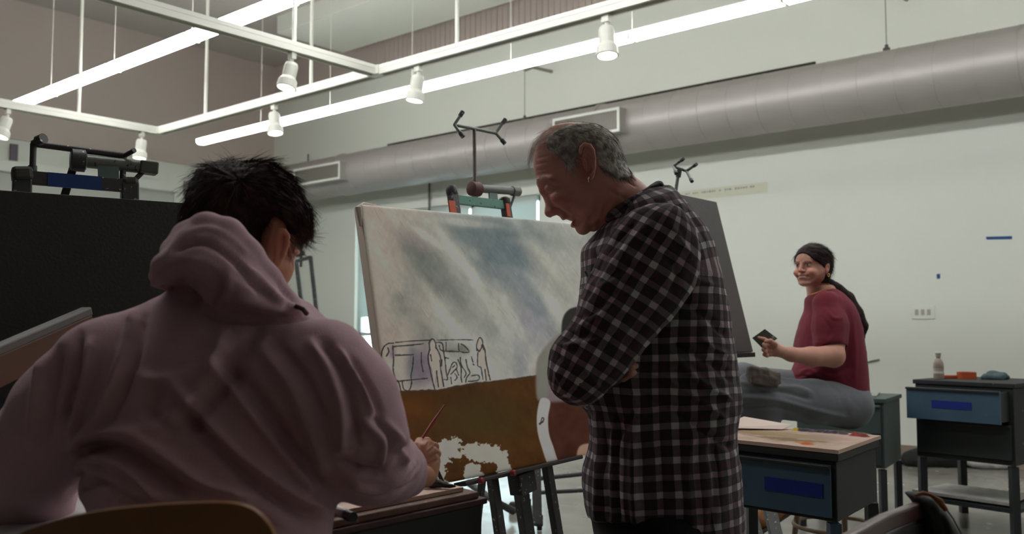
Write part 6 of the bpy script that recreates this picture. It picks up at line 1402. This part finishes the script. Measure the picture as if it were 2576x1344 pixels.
    v, q = g.mesh(1); s_ = proj(v); v = v + vnormals(v, q) * (.004 * fbm(np.stack([(s_[:, 0] * .9 - s_[:, 1] * .5) / 5, (s_[:, 1]) / 60, v[:, 1] * 60], -1)))[:, None]
    part('ponytail', mb_of(v, q), mh, hr, smooth=2); part('hair_tie', MB().tube([c(2100, 720), c(2110, 730)], .025, 14), mat('hair_tie_black', (24, 20, 22), .7), hr, smooth=True)
    ec = rot(np.array([[.0, .084, -.034]]))[0]; part('earring', MB().tube([ec + (math.cos(t) * .006, 0, math.sin(t) * .006) for t in np.linspace(0, 6.28, 14)], .0016, 6), mat('earring_gold', (210, 170, 90), .25, metal=1), wom, smooth=True)
    part('necklace', MB().tube([c(2038, 742, 4.33), c(2052, 738, 4.31), c(2075, 728, 4.31), c(2092, 722, 4.33)], .0018, 6), mat('necklace_gold', (190, 140, 90), .4, metal=.6), wom, smooth=True)
    # t-shirt
    ts_ = [(2030, 752), (2044, 738), (2066, 728), (2092, 724), (2118, 740), (2142, 768), (2160, 812), (2170, 870), (2177, 940), (2180, 1000), (2170, 1030), (2140, 1042), (2100, 1038), (2066, 1022), (2040, 990), (2028, 966), (1992, 958), (1996, 930), (2006, 905), (2002, 870), (2014, 815), (2027, 780)]
    pt_ = pxpoly(ts_, ZW, 4); g = Grid((pt_[:, 0].min() - .03, 4.1, pt_[:, 1].min() - .03), (pt_[:, 0].max() + .03, 4.7, pt_[:, 1].max() + .03), .006); g.u(g.inflate(pt_, ZW, .12, .17), 0)
    g.chain([c(2078, 765, 4.27), c(2088, 820, 4.23), c(2090, 858, 4.21)], [.062, .075, .078], .03, .03); g.chain([c(2078, 765, 4.53), c(2060, 830, 4.56)], [.06, .065], .03)
    g.cut(g.cap(c(2093, 868, 4.20), c(2094, 930, 4.16), .062, .06), .008); g.cut(g.cap(c(2062, 690, 4.40), c(2076, 742, 4.40), .052, .056), .006)
    v, q = g.mesh(2)
    v = folds(v, q, [([(2050, 770), (2044, 820), (2050, 860)], 7, -.004), ([(2128, 790), (2132, 860), (2126, 930)], 8, -.005), ([(2145, 800), (2152, 880), (2150, 960)], 6, .005), ([(2060, 930), (2100, 940), (2140, 920)], 5, -.006), ([(2010, 940), (2040, 930), (2070, 960)], 4, .006), ([(2000, 950), (2030, 948), (2050, 975)], 3.5, -.006), ([(2040, 990), (2080, 1000), (2130, 980)], 6, -.005), ([(2090, 960), (2110, 1000), (2100, 1030)], 5, .005), ([(2080, 780), (2096, 800), (2118, 800)], 4, .005), ([(2070, 800), (2090, 830), (2084, 850)], 4, -.005), ([(2044, 744), (2066, 734), (2094, 728)], 2.4, .003), ([(2045, 862), (2080, 866), (2118, 874)], 2.5, .003)])
    v += vnormals(v, q) * (.004 * fbm(v * 13))[:, None]; part('t_shirt', mb_of(v, q), fabric('tshirt_maroon', (118, 44, 58), .9, .1, .15, .06), wom, smooth=2)
    # loose grey trousers
    g = Grid((c(1820, 0, 4)[0], 3.85, .12), (c(2190, 0)[0] + .02, 4.75, c(0, 900, 4.1)[2]), .008)
    g.chain([c(2135, 1018, 4.32), c(2040, 1012, 4.2), c(1900, 992, 4.05)], [.115, .098, .095], .04); g.chain([c(2125, 1010, 4.5), c(2010, 985, 4.45), c(1872, 962, 4.35)], [.11, .095, .085], .04, .05)
    g.chain([c(1900, 992, 4.05), c(1925, 1120, 4.12), c(1955, 1235, 4.2)], [.09, .075, .062], .04); g.chain([c(1872, 962, 4.35), c(1880, 1100, 4.42), c(1900, 1230, 4.5)], [.085, .07, .06], .04)
    v, q = g.mesh(2); v = folds(v, q, [([(1860, 960), (1920, 975), (2000, 975), (2040, 990)], 5, .010), ([(1880, 990), (1960, 985), (2040, 1005)], 5, -.010), ([(1860, 1000), (1950, 1005), (2060, 1035), (2130, 1050)], 5, .008), ([(1850, 1030), (1950, 1025), (2050, 1052)], 5, -.008), ([(1870, 935), (1920, 950), (1980, 955)], 5, -.008), ([(1850, 985), (1870, 1020), (1862, 1060)], 5, .008)])
    v += vnormals(v, q) * (.007 * fbm(v * 9))[:, None]; part('trousers', mb_of(v, q), fabric('trousers_grey', (116, 119, 125), .9, .1), wom, smooth=2)
    for (tx, ty, hx_, hy_, z_) in ((1908, 1312, 1968, 1268, 4.2), (1868, 1300, 1905, 1250, 4.5)):
        a, b_ = P(tx, ty, z_ - .12), P(hx_, hy_, z_); d_ = nrm(a - b_); g = Grid(np.minimum(a, b_) - .09, np.maximum(a, b_) + .12, .006)
        g.chain([b_ + UP * .07, b_, (a + b_) / 2, a], [.052, .048, .044, .034], .02); v, q = g.mesh(1); bo = part('boot', mb_of(v, q), mat('boot_tan', (132, 80, 30), .55, var=.2, scale=14) if tx == 1908 else MATS['boot_tan'], wom, smooth=2)
        part('boot_sole', MB().bar(b_ - UP * .045 - d_ * .03, a - UP * .036 + d_ * .02, .075, .016), mat('sole_dark', (60, 42, 28), .7) if tx == 1908 else MATS['sole_dark'], bo, bevel=.006)
build_woman()
q = [P(1893, 850, 4.03), P(1924, 828, 4.04), P(1956, 852, 4.03), P(1920, 877, 4.02)]; nn_ = nrm(np.cross(q[1] - q[0], q[3] - q[0])); 
ph_ = thing('reference_photo', 'small dark printed picture card held in the seated woman\'s hand', 'photo card', sum(q) / 4)
mcard = mat('card_print', (64, 60, 54), .4, var=.5, scale=40, speck=((120, 116, 100), .6, 40))
part('card', MB().prism(q, nn_ * .006 if nn_[1] > 0 else -nn_ * .006), mcard, ph_)
# bundle on her knees
cc = P(1918, 948, 3.98); g = Grid(cc - .14, cc + .14, .004)
for o_, s_ in (((-.02, 0, .0), (.034, .04, .03)), ((.035, 0, .008), (.03, .035, .02)), ((0, .01, -.015), (.05, .05, .016))):
    qd = [np.abs(g.X - cc[0] - o_[0]) - s_[0], np.abs(g.Y - cc[1] - o_[1]) - s_[1], np.abs(g.Z - cc[2] - o_[2] + .18 * (g.X - cc[0])) - s_[2]]; g.u(np.sqrt(sum(np.maximum(k_, 0) ** 2 for k_ in qd)) + np.minimum(np.maximum(np.maximum(qd[0], qd[1]), qd[2]), 0) - .006, .012)
v, q = g.mesh(1); v += vnormals(v, q) * (.010 * fbm(v * 26))[:, None]
solo('cloth_bundle', mb_of(v, q), fabric('bundle_taupe', (112, 102, 96), .9, .2), cc, 'crumpled taupe rag lying on the seated woman\'s knees', 'rag', smooth=2)
# stool
st = PZ(2125, 1075, .66); st = np.array([st[0], 4.38, .66]); sx = P(2100, 1070, 4.38)[0]
so = thing('wooden_stool', 'tall wooden stool with a ring footrest under the seated woman', 'stool', np.array([sx, 4.38, 0]))
m_stool = mat('stool_wood', (112, 92, 72), .55, var=.2, scale=12)
part('seat', MB().lathe((sx, 4.38, .6), [(.01, 0), (.17, 0), (.18, .008), (.18, .026), (.17, .034), (.01, .034)], 28), m_stool, so, smooth=True)
for k in range(4):
    a = math.radians(45 + 90 * k + 15); part('leg', MB().tube([(sx + .13 * math.cos(a), 4.38 + .13 * math.sin(a), .605), (sx + .22 * math.cos(a), 4.38 + .22 * math.sin(a), 0)], .014, 10), m_stool, so, smooth=True)
part('footrest_ring', MB().tube([(sx + .2 * math.cos(t), 4.38 + .2 * math.sin(t), .2) for t in np.linspace(0, 2 * math.pi, 40)], .010, 8), m_stool, so, smooth=True)
